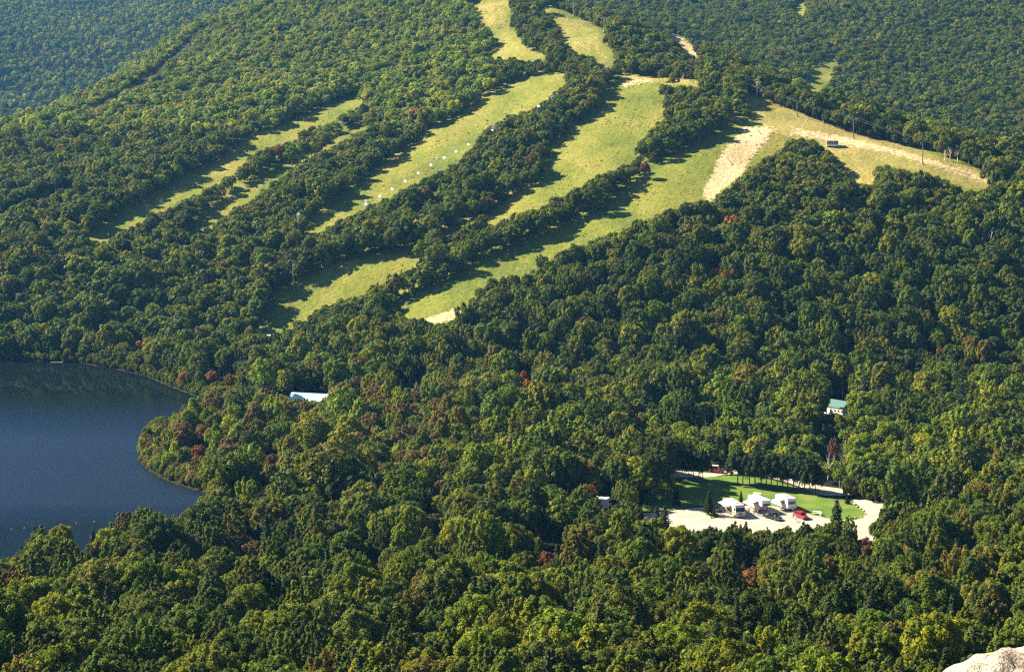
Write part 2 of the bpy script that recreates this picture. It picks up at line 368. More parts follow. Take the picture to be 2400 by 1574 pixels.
# wind ripples die out close to the banks
sxy = n.new('ShaderNodeSeparateXYZ'); l.new(ob, sxy.inputs[0])
calm = n.new('ShaderNodeMapRange'); calm.inputs[1].default_value = 700; calm.inputs[2].default_value = 600; l.new(sxy.outputs['Y'], calm.inputs[0])
calm2 = n.new('ShaderNodeMapRange'); calm2.inputs[1].default_value = 466; calm2.inputs[2].default_value = 500; l.new(sxy.outputs['Y'], calm2.inputs[0])
wind = math_(n, l, 'MULTIPLY', calm.outputs[0], calm2.outputs[0])
l.new(math_(n, l, 'MULTIPLY_ADD', wind, 0.22), gl.inputs['Roughness'])
gl.inputs['Roughness'].links[0].from_node.inputs[2].default_value = 0.014
bp = n.new('ShaderNodeBump'); bp.inputs['Distance'].default_value = 0.35
l.new(math_(n, l, 'MULTIPLY', wind, 0.9), bp.inputs['Strength'])
l.new(noise(n, l, 1.2, 3, 0.6, ob), bp.inputs['Height']); l.new(bp.outputs[0], gl.inputs['Normal'])
sd_ = n.new('ShaderNodeMixShader')
at_w = noise(n, l, 0.02, 2, 0.5, ob)
l.new(df.outputs[0], sd_.inputs[1]); l.new(tp.outputs[0], sd_.inputs[2]); sd_.inputs[0].default_value = 0.18
ms = n.new('ShaderNodeMixShader'); l.new(fr.outputs[0], ms.inputs[0]); l.new(sd_.outputs[0], ms.inputs[1]); l.new(gl.outputs[0], ms.inputs[2])
l.new(ms.outputs[0], n['Material Output'].inputs['Surface'])
lake = link('lake', me, m); tag(lake, kind='structure')

# ------------------------------------------------------------------ tree prototypes
def rnd_dirs(r, k, up=0.0):
    d = r.normal(size=(k, 3)); d[:, 2] += up; return d / np.linalg.norm(d, axis=1, keepdims=True)
def leaf_quads(r, C, N, s, lenf=1.5):
    """one four-sided leaf spray per centre"""
    k = len(C); t = np.cross(N, r.normal(size=(k, 3))); t /= np.linalg.norm(t, axis=1, keepdims=True) + 1e-9
    bt = np.cross(N, t); a = (s * lenf)[:, None] * t; b_ = s[:, None] * bt
    V = np.stack([C - a, C - b_ * 0.9, C + a, C + b_ * 0.9], 1).reshape(-1, 3)
    return V, np.arange(4 * k).reshape(k, 4)
def crown_mesh(name, seed, Rr, Hh, base, ncl, per, leaf, shape='round', mats=(M_LEAF_T,), clump=0.34, up=0.3, feather=False):
    r = np.random.default_rng(seed); Cs, Ns, Vs = [], [], []
    top = Hh
    for i in range(ncl):
        u = (i + 0.5) / ncl; ph = i * 2.39996 + r.random() * 0.8
        cz = 1 - 1.55 * u                                   # from the top of the envelope downwards
        rad = math.sqrt(max(0.0, 1 - cz * cz))
        if shape == 'cone': rad = 0.15 + 0.85 * u; cz = 1 - 2 * u
        if shape == 'upright': rad = rad ** 0.7 * (0.6 + 0.5 * u)
        k = r.uniform(0.62, 0.92) if rad > 0.2 else r.uniform(.8, 1)
        hz = (top - base) / 2
        cr = Rr * clump * r.uniform(0.75, 1.35)
        c = np.array([math.cos(ph) * rad * Rr * k, math.sin(ph) * rad * Rr * k, base + hz + cz * hz * k])
        c[2] = min(c[2], top - cr * 0.6)
        st = np.array([.9, .9, 1.0]) if shape == 'round' or feather else np.array([0.75, 0.75, 1.5])
        kk = max(4, int(per * r.uniform(0.7, 1.3)))
        out = c - np.array([0, 0, base + hz * 0.6]); out /= np.linalg.norm(out) + 1e-6
        D = rnd_dirs(r, kk) + out * 0.55 + np.array([0, 0, up]); D /= np.linalg.norm(D, axis=1, keepdims=True)
        P0 = D * st * cr * r.uniform(0.55, 1.08, (kk, 1))
        if feather:
            ax_ = out * 0.9 + np.array([0, 0, 0.75]); ax_ /= np.linalg.norm(ax_); al = P0 @ ax_
            P0 = (P0 - al[:, None] * ax_) * (0.78 - 0.28 * np.clip(al / cr, -1, 1))[:, None] + (al * 1.55)[:, None] * ax_
        P = c + P0
        N = D + r.normal(size=(kk, 3)) * 0.45; N /= np.linalg.norm(N, axis=1, keepdims=True)
        Cs.append(P); Ns.append(N); Vs.append(np.clip(r.uniform(0.25, 0.75) + r.normal(size=kk) * 0.16, 0, 1))
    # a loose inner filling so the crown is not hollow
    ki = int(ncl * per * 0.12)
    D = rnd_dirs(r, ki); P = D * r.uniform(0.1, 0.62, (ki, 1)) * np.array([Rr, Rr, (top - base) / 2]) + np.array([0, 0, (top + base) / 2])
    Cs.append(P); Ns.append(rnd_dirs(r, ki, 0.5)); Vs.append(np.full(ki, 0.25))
    C = np.vstack(Cs); N = np.vstack(Ns); va = np.concatenate(Vs)
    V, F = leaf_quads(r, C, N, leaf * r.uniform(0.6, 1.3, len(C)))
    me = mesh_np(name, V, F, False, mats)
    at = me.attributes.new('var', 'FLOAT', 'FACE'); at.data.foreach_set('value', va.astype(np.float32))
    return me
def conifer_mesh(name, seed, Rr, Hh, base, tiers, per, leaf, mats=(M_LEAF_T,)):
    r = np.random.default_rng(seed); Cs, Ns, Vs = [], [], []
    for i in range(tiers):
        u = (i + 0.4) / tiers; z0 = Hh - (Hh - base) * u; rt = Rr * (0.08 + 0.92 * u ** 0.85) * r.uniform(0.8, 1.12)
        nb = 5 + int(u * 6)
        for j in range(nb):
            ph = 2 * math.pi * (j + r.random() * 0.6) / nb + i; ln = rt * r.uniform(0.75, 1.1); kk = max(2, int(per * (0.4 + u)))
            s = r.uniform(0.15, 1, kk) ** 0.7
            P = np.stack([np.cos(ph) * ln * s, np.sin(ph) * ln * s, z0 - 0.35 * ln * s + 0.1 * ln * s * s], 1) + r.normal(size=(kk, 3)) * leaf * 0.5
            N = np.tile([math.cos(ph) * 0.5, math.sin(ph) * 0.5, 0.8], (kk, 1)) + r.normal(size=(kk, 3)) * 0.4
            N /= np.linalg.norm(N, axis=1, keepdims=True)
            Cs.append(P); Ns.append(N); Vs.append(np.clip(0.45 + r.normal(size=kk) * 0.2, 0, 1))
    C = np.vstack(Cs); N = np.vstack(Ns)
    V, F = leaf_quads(r, C, N, leaf * r.uniform(0.6, 1.3, len(C)))
    me = mesh_np(name, V, F, False, mats)
    at = me.attributes.new('var', 'FLOAT', 'FACE'); at.data.foreach_set('value', np.concatenate(Vs).astype(np.float32))
    return me
def tube(V, F, pts, rad, k=6):
    """append a tapered tube through pts to lists"""
    pts = [Vector(p) for p in pts]; base = len(V)
    for i, p in enumerate(pts):
        d = (pts[min(i + 1, len(pts) - 1)] - pts[max(i - 1, 0)]).normalized()
        a = d.orthogonal().normalized(); b_ = d.cross(a)
        for j in range(k):
            t = 2 * math.pi * j / k; V.append(p + (a * math.cos(t) + b_ * math.sin(t)) * rad[i])
    for i in range(len(pts) - 1):
        for j in range(k):
            F.append((base + i * k + j, base + i * k + (j + 1) % k, base + (i + 1) * k + (j + 1) % k, base + (i + 1) * k + j))
def trunk_mesh(name, seed, Hh, r0, limbs=6, m=M_BARK, spread=0.45, k=6, first=0.35):
    r = random.Random(seed); V, F = [], []
    pts = [(0, 0, -1.0)]; x = y = 0
    for i in range(1, 6):
        x += r.uniform(-.18, .18); y += r.uniform(-.18, .18); pts.append((x, y, Hh * i / 5 * 0.92))
    rad = [r0 * 1.2, r0, r0 * .8, r0 * .6, r0 * .4, r0 * .1]
    tube(V, F, pts, rad, k)
    for i in range(limbs):
        u = first + (0.88 - first) * (i + r.random() * .5) / max(1, limbs); q = u * 5; a = int(q); f = q - a
        p = Vector(pts[a + 0]).lerp(Vector(pts[min(a + 1, 5)]), f); ph = i * 2.4 + r.random(); L = Hh * spread * (1.1 - u) * r.uniform(.7, 1.2) + .6
        d = Vector((math.cos(ph), math.sin(ph), r.uniform(.5, 1.1))).normalized()
        e = p + d * L * .55 + Vector((0, 0, .1 * L)); g = p + d * L + Vector((r.uniform(-.2, .2), r.uniform(-.2, .2), .3 * L))
        rr = r0 * (1 - u) * .7 + .02
        tube(V, F, [p, e, g], [rr, rr * .6, rr * .15], 4 if k > 4 else 3)
    return mesh_np(name, [tuple(v) for v in V], F, True, (m,))
def joined(name, crown, trunk, mcrown, mtrunk):
    nv = len(crown.vertices); V = np.empty(nv * 3, np.float32); crown.vertices.foreach_get('co', V)
    V2 = np.empty(len(trunk.vertices) * 3, np.float32); trunk.vertices.foreach_get('co', V2)
    F1 = np.empty(len(crown.loops), np.int32); crown.loops.foreach_get('vertex_index', F1)
    F2 = np.empty(len(trunk.loops), np.int32); trunk.loops.foreach_get('vertex_index', F2)
    me = mesh_np(name, np.concatenate([V, V2]).reshape(-1, 3), np.concatenate([F1, F2 + nv]).reshape(-1, 4), False, (mcrown, mtrunk))
    nf = len(F1) // 4; mi = np.zeros(len(me.polygons), np.int32); mi[nf:] = 1; me.polygons.foreach_set('material_index', mi)
    va = np.zeros(len(me.polygons), np.float32); t = np.empty(nf, np.float32); crown.attributes['var'].data.foreach_get('value', t); va[:nf] = t
    at = me.attributes.new('var', 'FLOAT', 'FACE'); at.data.foreach_set('value', va)
    return me

NEARP = {'maple': [], 'birch': [], 'spruce': []}
for s in range(6):
    NEARP['maple'].append((crown_mesh('maple crown', 100 + s, 4.0, 12.5, 4.2, 78, 180, 0.125, 'round', clump=0.215, feather=s == 1), trunk_mesh('maple trunk', s, 12, .22)))
for s in range(5):
    NEARP['birch'].append((crown_mesh('birch crown', 200 + s, 2.9, 12.5, 3.8, 70, 150, 0.115, 'upright', clump=0.22, up=0.8, feather=s in (0, 2)), trunk_mesh('birch trunk', 50 + s, 12, .15, m=M_BIRCH)))
for s in range(3):
    NEARP['spruce'].append((conifer_mesh('spruce crown', 300 + s, 2.3, 13, 1.5, 26, 20, 0.16), trunk_mesh('spruce trunk', 80 + s, 13, .17, limbs=0)))
protos = bpy.data.collections.new('forest tree shapes')
plist = []
def add_proto(me):
    o = bpy.data.objects.new('shape_%02d' % len(plist), me); protos.objects.link(o); plist.append(o); return len(plist) - 1
P_NEAR = [add_proto(joined('near tree', c, t, M_LEAF_F, M_BARK)) for c, t in NEARP['maple'][:3] + NEARP['birch'][:3]]
P_MID = []
for s in range(6):
    c = crown_mesh('mid crown', 400 + s, 3.4, 11.5, 3.0, 26, 95, 0.22, 'round' if s < 4 else 'upright', clump=0.33, feather=s in (3, 5))
    P_MID.append(add_proto(joined('mid tree', c, trunk_mesh('mid trunk', 400 + s, 10.5, .17, 4, k=4, m=M_BARK if s < 4 else M_BIRCH), M_LEAF_F, M_BARK if s < 4 else M_BIRCH)))
P_FAR = []
for s in range(6):
    c = crown_mesh('far crown', 500 + s, 3.3, 10.5, 2.0, 16, 52, 0.34, 'round', clump=0.38)
    P_FAR.append(add_proto(joined('far tree', c, trunk_mesh('far trunk', 500 + s, 9.5, .16, 2, k=3), M_LEAF_F, M_BARK)))
P_CON = []
for s in range(3):
    c = conifer_mesh('far conifer', 600 + s, 2.0, 12.0, 1.0, 9, 4, 0.45)
    P_CON.append(add_proto(joined('far conifer', c, trunk_mesh('far con trunk', 600 + s, 11, .15, 0, k=3), M_LEAF_F, M_BARK)))

M_DEAD = simple('bleached dead wood', (0.55, 0.46, 0.36), 0.8, nscale=3, amt=0.3)
P_BARE = [add_proto(trunk_mesh('bare birch', 800 + s, 11.0, .17, 9, M_DEAD if s else M_BIRCH, .34, 4, .3)) for s in range(3)]
# ------------------------------------------------------------------ where the trees stand
CR_X, CR_Y = (1290, 1400, 1500, 1640, 1780, 1900, 2050, 2200, 2330, 2500), (1330, 1220, 1130, 1065, 1000, 965, 930, 905, 885, 865)
CREST = [TR[k] for k in ('crest_run', 'saddle', 'top_right_run')]
def clear_view(x, y, z, h, cr, amt=9.0):
    """False where the tree would stand in or hide ground the photograph shows open"""
    ok = np.ones(x.shape, bool); jr = np.random.default_rng(len(x)); jx = jr.normal(size=len(x)) * amt; jy = np.abs(jr.normal(size=len(x))) * amt
    for f, s in ((0, 0), (.3, 0), (.55, 0), (.8, 0), (.97, 0), (.6, -.7), (.6, .7), (.85, .4), (.85, -.4)):
        px, py = project(x + s * cr, y, z + f * h)
        for p in CLEAR:
            hit = inside(px + jx, py + jy - amt * .4, p)
            if p in CREST: hit &= y < np.interp(px, CR_X, CR_Y) + 26
            ok &= ~hit
    bx0, by0 = project(x, y, z)
    ok &= ~inside(bx0, by0, LINK)
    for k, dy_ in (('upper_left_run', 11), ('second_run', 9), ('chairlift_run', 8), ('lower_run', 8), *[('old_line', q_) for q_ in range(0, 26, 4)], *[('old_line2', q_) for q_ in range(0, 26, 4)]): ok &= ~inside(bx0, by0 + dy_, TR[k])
    w_ = (bx0 > 150) & (bx0 < 2100) & (by0 > 740) & (by0 < 1330)
    for p in SPOTS:
        c = np.mean(p, 0); k = np.where((np.abs(bx0 - c[0]) < 110) & (by0 > c[1] - 12) & (by0 < c[1] + 330))[0]
        if not len(k): continue
        g = np.ones(len(k), bool)
        for f in np.linspace(.1, 1.0, 10):
            for s in (-1, -.5, 0, .5, 1):
                qx, qy = project(x[k] + s * cr[k], y[k], z[k] + f * h[k]); g &= ~inside(qx, qy, p)
        ok[k] &= g
    return ok
OPEN_P = [[(1440,1270),(1468,1216),(1560,1198),(1588,1150),(1592,1122),(1620,1098),(1720,1106),(1800,1115),(1870,1128),(1990,1146),(1992,1166),(2010,1170),(2110,1184),(2120,1215),(2080,1245),(1980,1300)]]
OPEN_W = [[tuple(at_park(a, b)[:2]) for a, b in q] for q in OPEN_P]
def sun_lane(x, y):
    """trees that would throw their shade on a roof the photograph shows in full sun"""
    r = np.zeros(x.shape, bool); ux, uy = math.sin(SUN_AZ), math.cos(SUN_AZ)
    for c in LANES:
        dx, dy = x - c[0], y - c[1]; a = dx * ux + dy * uy; b = np.abs(dx * uy - dy * ux); r |= (a > -6) & (a < 20) & (b < 6)
    return r
LANES = [place(1960, 950, 3.0, 560), place(730, 921, 6.5, 560), Vector(at_park(1695, 1108))]
def park_free(x, y):
    return dist_poly(x, y, OPEN_W[0]) > 1.0
def candidates(y0, y1, g, half=lambda y: 0.30 * y + 25):
    ys = np.arange(y0, y1, g * 0.93); X, Y = [], []
    for i, yy in enumerate(ys):
        w = half(yy); xs = np.arange(-w, w, g) + (i % 2) * g / 2
        X.append(xs + rng.uniform(-.38, .38, len(xs)) * g); Y.append(np.full(len(xs), yy) + rng.uniform(-.38, .38, len(xs)) * g)
    return np.concatenate(X), np.concatenate(Y)
PAL = np.array([(0.092,0.130,0.011),(0.114,0.148,0.010),(0.072,0.106,0.014),(0.155,0.168,0.011),(0.080,0.100,0.018),(0.114,0.120,0.015),(0.140,0.118,0.020),(0.052,0.078,0.012)])
def tints(x, y, z, r, brown=0.1):
    k = len(x); px, py = project(x, y, z)
    w = np.array([.2, .2, .17, .16, .12, .10 , .02 + brown * .12, .12]); w /= w.sum()
    t = PAL[r.choice(len(PAL), k, p=w)].copy()
    t *= r.uniform(0.8, 1.22, (k, 1))
    t *= (0.82 + 0.36 * vnoise(x, y, 14, 9))[:, None]
    red = r.random(k) < (0.002 + 0.005 * brown)
    t[red] = np.array([(0.20, 0.095, 0.024)]) * r.uniform(.7, 1.2, (red.sum(), 1))
    pen = (px > 300) & (px < 1050) & (py > 930) & (py < 1190)       # peninsula: brown and reddish trees
    rb = pen & (r.random(k) < 0.26)
    t[rb] = np.array([(0.165, 0.118, 0.045)]) * r.uniform(.7, 1.25, (rb.sum(), 1))
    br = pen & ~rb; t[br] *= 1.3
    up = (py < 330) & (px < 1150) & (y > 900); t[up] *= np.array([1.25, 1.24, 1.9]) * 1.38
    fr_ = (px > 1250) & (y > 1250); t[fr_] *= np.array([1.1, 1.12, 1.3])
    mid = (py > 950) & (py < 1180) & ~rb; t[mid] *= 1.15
    return t
trees = {k: [] for k in ('x', 'y', 'z', 's', 'h', 'proto', 'tint')}
def add_trees(x, y, z, sc, proto, tint, sh):
    trees['x'].append(x); trees['y'].append(y); trees['z'].append(z); trees['s'].append(sc); trees['h'].append(sh); trees['proto'].append(proto); trees['tint'].append(tint)

# the near wood: each tree that shows is an object of its own
x, y = candidates(105, 440, 5.1, lambda y: 0.30 * y + 30)
z = H(x, y); r_ = np.random.default_rng(5)
kind = r_.choice(3, len(x), p=[.46, .42, .12])
hn = np.array([12.5, 12.5, 13.0])[kind]
sc = np.clip(r_.lognormal(-0.05, 0.22, len(x)), .55, 1.3) * (0.82 + 0.25 * (vnoise(x, y, 25, 4)))
crn = np.array([4.0, 2.9, 2.0])[kind] * sc
# shrink a tree that would hide open water or gravel until it no longer does
ok = np.zeros(len(x), bool)
for f in (1.0, .85, .7, .55, .42):
    t = (~ok) & clear_view(x, y, z, hn * sc * f, crn * f * .8)
    sc = np.where(t & ~ok, sc * f, sc); crn = np.where(t, crn * f, crn); ok |= t
ok &= (dist_poly(x, y, SHORE) > 1.0) & (z > -110 + .05)
x, y, z, kind, hn, sc, crn = [a[ok] for a in (x, y, z, kind, hn, sc, crn)]
px, py = project(x, y, z + hn * sc * .7)
infr = (px > -40) & (px < 2440) & (py < 1650) & (py > 0)
size = crn / y
near_t = []
used = np.zeros(len(x), bool)
for k in range(3):
    ii = np.where(infr & (kind == k) & (y > 170))[0]; ii = ii[np.argsort(-size[ii])][:295]; used[ii] = True; near_t += list(ii)
tn = tints(x, y, z, np.random.default_rng(8), .35) * 1.05
rest = np.where(~used)[0]
pr = np.where(kind[rest] == 0, np.array(P_NEAR[:3])[rest % 3], np.array(P_NEAR[3:])[rest % 3]); pr = np.where(kind[rest] == 2, np.array(P_CON)[rest % 3], pr)
add_trees(x[rest], y[rest], z[rest], sc[rest], pr, tn[rest], sc[rest])
print('near individuals', len(near_t), 'rest', len(rest))
NEAR_SET = (x, y, z, kind, hn, sc, tn, near_t, px, py)

PEN_W = [tuple(at_plane(a, b, -109.0)[:2]) for a, b in ((300,960),(480,925),(760,960),(1120,1000),(1180,1130),(1000,1180),(700,1190),(500,1165),(330,1110))]
def zone(y0, y1, g, prot, hh, cr, smul, brown, half=lambda y: 0.30 * y + 25, con=None, seed=1, only=None):
    x, y = candidates(y0, y1, g, half); r = np.random.default_rng(seed)
    if only is not None: k_ = inside(x, y, only); x, y = x[k_], y[k_]
    elif y0 == 440: k_ = ~inside(x, y, PEN_W) | (r.random(len(x)) < .10); x, y = x[k_], y[k_]
    z = H(x, y)
    s = np.clip(r.lognormal(-0.04, 0.25, len(x)), .5, 1.6) * (0.85 + 0.35 * vnoise(x, y, 30, 6)) * smul(y)
    ok = np.zeros(len(x), bool)
    for f in (1.0, .8, .6):
        t = (~ok) & clear_view(x, y, z, hh * s * f, cr * s * f * .9, 2.5 if y0 > 790 else 7); s = np.where(t, s * f, s); ok |= t
    ok &= (dist_poly(x, y, SHORE) > 1.5) & park_free(x, y) & ~sun_lane(x, y) & (z > -109.8)
    x, y, z, s = x[ok], y[ok], z[ok], s[ok]
    hs = s * np.interp(y, [600, 950, 1100, 3000], [1.0, .9, .78, .85])
    p = np.array(prot)[r.integers(0, len(prot), len(x))]
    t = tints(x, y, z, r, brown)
    if con is not None:
        c = con(x, y, z, r); p = np.where(c, np.array(P_CON)[r.integers(0, 3, len(x))], p); t[c] = np.array((0.030, 0.046, 0.026)) * r.uniform(.7, 1.3, (c.sum(), 1))
    ba = r.random(len(x)) < np.where((y > 1000) & (y < 1150), .03, .014); p = np.where(ba, np.array(P_BARE)[r.integers(0, 3, len(x))], p)
    bx_, by_ = project(x, y, z); bk = (bx_ > 1480) & (bx_ < 2250) & (y > 480) & (y < 600); hs = np.where(bk, hs * .62, hs); s = np.where(bk, s * .78, s); t[bk] *= 1.25
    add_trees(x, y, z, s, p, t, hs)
def con_mid(x, y, z, r):
    px, py = project(x, y, z); return r.random(len(x)) < np.where((px > 1500) & (py > 900), (.20), .07)
zone(440, 800, 4.5, P_MID, 11.5, 3.4, lambda y: 0.88 + 0 * y, .12, con=con_mid, seed=21)
zone(440, 720, 2.8, P_MID, 11.5, 3.4, lambda y: 0.47 + 0 * y, .35, con=con_mid, seed=31, only=PEN_W)
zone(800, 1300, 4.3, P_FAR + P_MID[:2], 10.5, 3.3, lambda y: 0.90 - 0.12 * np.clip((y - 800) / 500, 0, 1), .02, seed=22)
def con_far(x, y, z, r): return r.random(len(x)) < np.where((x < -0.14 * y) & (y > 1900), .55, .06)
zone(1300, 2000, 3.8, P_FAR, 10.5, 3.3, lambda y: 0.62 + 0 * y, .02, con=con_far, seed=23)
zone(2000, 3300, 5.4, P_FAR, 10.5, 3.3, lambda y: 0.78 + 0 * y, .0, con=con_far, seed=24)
# bushes along the banks and the rough edges of the runs
r = np.random.default_rng(77); bx, by = [], []
for i in range(len(SHORE)):
    (x0, y0), (x1, y1) = SHORE[i], SHORE[(i + 1) % len(SHORE)]; L = math.hypot(x1 - x0, y1 - y0)
    if L > 400 or x0 < -330 and x1 < -330: continue
    k = int(L * 4); t_ = r.random(k); nx, ny = (y1 - y0) / L, -(x1 - x0) / L
    for sg in (1, -1):
        q = r.uniform(.0, 4.0, k); bx.append(x0 + (x1 - x0) * t_ + nx * q * sg); by.append(y0 + (y1 - y0) * t_ + ny * q * sg)
bx = np.concatenate(bx); by = np.concatenate(by); ds = dist_poly(bx, by, SHORE); k = (ds > -.3) & (ds < 5); bx, by, ds = bx[k], by[k], ds[k]; bz = H(bx, by)
bs = r.uniform(.16, .30, len(bx)) * (1 + ds * .16); ok = clear_view(bx, by, bz, 10 * bs, 3 * bs); bx, by, bz, bs = bx[ok], by[ok], bz[ok], bs[ok]
add_trees(bx, by, bz - .25, bs, np.array(P_MID)[r.integers(0, 6, len(bx))], tints(bx, by, bz, r, .3) * 1.15, bs)
gp = [(1975 + rng.uniform(0, 150), 1148 + rng.uniform(0, 30)) for _ in range(70)]; gp = np.array([at_park(*q) for q in gp])
gz = H(gp[:, 0], gp[:, 1]); gs = rng.uniform(.18, .42, len(gp)); g_ok = dist_poly(gp[:, 0], gp[:, 1], OPEN_W[0]) > -1.5; gp, gz, gs = gp[g_ok], gz[g_ok], gs[g_ok]
add_trees(gp[:, 0], gp[:, 1], gz - .3, gs, np.array(P_MID)[rng.integers(0, 6, len(gs))], np.array([(0.11, 0.13, 0.02)]) * rng.uniform(.7, 1.2, (len(gs), 1)), gs)
sx_, sy_ = rng.uniform(-420, 200, 60000), rng.uniform(760, 1500, 60000); sz_ = H(sx_, sy_); qx, qy = project(sx_, sy_, sz_); on = np.zeros(len(sx_), bool)
for k_ in TR:
    if not k_.startswith(('old', 'crest', 'top', 'saddle')): on |= inside(qx, qy, TR[k_])
dn = vnoise(sx_, sy_, 18, 51); on &= (dn > .62) | (rng.random(len(sx_)) < .12); on &= rng.random(len(sx_)) < .4; sx_, sy_, sz_ = sx_[on], sy_[on], sz_[on]
ss = rng.uniform(.03, .07, len(sx_)); add_trees(sx_, sy_, sz_ - ss * 6, ss * 2.3, np.array(P_FAR)[rng.integers(0, 6, len(sx_))], np.array([(0.11, 0.15, 0.03)]) * rng.uniform(.75, 1.25, (len(sx_), 1)), ss)
T = {k: np.concatenate(v) for k, v in trees.items()}
print('forest instances', len(T['x']))

def gn_scatter(name, T, coll):
    k = len(T['x']); me = bpy.data.meshes.new(name); me.vertices.add(k)
    me.vertices.foreach_set('co', np.stack([T['x'], T['y'], T['z']], 1).astype(np.float32).ravel())
    a = me.attributes.new('pick', 'INT', 'POINT'); a.data.foreach_set('value', T['proto'].astype(np.int32))
    r = np.random.default_rng(3)
    rot = np.stack([r.normal(size=k) * .04, r.normal(size=k) * .04, r.uniform(0, 6.28, k)], 1).astype(np.float32)
    a = me.attributes.new('turn', 'FLOAT_VECTOR', 'POINT'); a.data.foreach_set('vector', rot.ravel())
    sc3 = np.stack([T['s'] * r.uniform(.88, 1.15, k), T['s'] * r.uniform(.88, 1.15, k), T['h'] * r.uniform(.9, 1.12, k)], 1).astype(np.float32)
    a = me.attributes.new('size', 'FLOAT_VECTOR', 'POINT'); a.data.foreach_set('vector', sc3.ravel())
    a = me.attributes.new('tint', 'FLOAT_COLOR', 'POINT'); a.data.foreach_set('color', np.hstack([T['tint'], np.ones((k, 1))]).astype(np.float32).ravel())
    o = link(name, me)
    g = bpy.data.node_groups.new(name, 'GeometryNodeTree'); N, L = g.nodes, g.links
    g.interface.new_socket('Geometry', in_out='INPUT', socket_type='NodeSocketGeometry'); g.interface.new_socket('Geometry', in_out='OUTPUT', socket_type='NodeSocketGeometry')
    gi, go = N.new('NodeGroupInput'), N.new('NodeGroupOutput')
    ci = N.new('GeometryNodeCollectionInfo'); ci.inputs['Collection'].default_value = coll; ci.inputs['Separate Children'].default_value = True; ci.inputs['Reset Children'].default_value = True
    ip = N.new('GeometryNodeInstanceOnPoints'); ip.inputs['Pick Instance'].default_value = True
    def na(nm, ty):
        q = N.new('GeometryNodeInputNamedAttribute'); q.data_type = ty; q.inputs[0].default_value = nm; return q.outputs[0]
    mp_ = N.new('GeometryNodeMeshToPoints'); L.new(gi.outputs[0], mp_.inputs[0])
    L.new(mp_.outputs[0], ip.inputs['Points']); L.new(ci.outputs[0], ip.inputs['Instance']); L.new(na('pick', 'INT'), ip.inputs['Instance Index'])
    er = N.new('FunctionNodeEulerToRotation'); L.new(na('turn', 'FLOAT_VECTOR'), er.inputs[0]); L.new(er.outputs[0], ip.inputs['Rotation'])
    L.new(na('size', 'FLOAT_VECTOR'), ip.inputs['Scale']); L.new(ip.outputs[0], go.inputs[0])
    md = o.modifiers.new('scatter', 'NODES'); md.node_group = g
    return o
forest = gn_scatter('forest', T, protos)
tag(forest, 'dense green forest covering the flat valley and the mountainsides', 'forest', kind='stuff')

# near trees, one object each with crown and trunk
def put_tree(kindname, proto, loc, s, tint, rz, label, group, cat='tree', sz=None, lean=0.0):
    c, t = proto
    e = empty(kindname, loc, rz, label, cat, group); e.scale = (s, s, sz or s); e.rotation_euler[0] = lean
    a = link('crown', c, None, e); a.color = (*tint, 1); link('trunk', t, None, e)
    return e
x, y, z, kind, hn, sc, tn, near_t, px, py = NEAR_SET
for i in near_t:
    k = ('maple', 'birch', 'spruce')[kind[i]]; pr = NEARP[k]; t = tn[i]
    if kind[i] == 2: t = np.array((0.040, 0.058, 0.020)) * random.uniform(.75, 1.2)
    hue = 'reddish brown' if t[0] > 1.3 * t[1] else 'brown tinged' if t[0] > 0.95 * t[1] else 'yellow green' if t[1] > 0.1 else 'dark green' if t[1] < .062 else 'green'
    q = px[i]
    where = ('left half of near lake bank' if q < 280 else 'below the lake cove' if q < 560 else 'between cove and dark gap' if q < 850 else 'left of the view middle' if q < 1150
             else 'just left of the campground' if q < 1500 else 'below the motorhome and campers' if q < 1850 else 'below the gravel yard bend' if q < 2130 else 'near right edge above rock')
    row_ = 'lowest' if py[i] > 1440 else 'lower' if py[i] > 1340 else 'upper' if py[i] > 1260 else 'topmost'
    big = 'large ' if sc[i] > 1.12 else 'small ' if sc[i] < .72 else ''
    form = {'maple': 'round maple', 'birch': 'slim birch', 'spruce': 'pointed spruce'}[k]
    put_tree(k + '_tree', pr[int(i) % len(pr)], (x[i], y[i], z[i]), sc[i], t, random.uniform(0, 6.28), f'{big}{hue} {form} in the {row_} near wood, {where}', f'{form} trees of the {row_} near wood', sz=sc[i] * random.uniform(.92, 1.12))

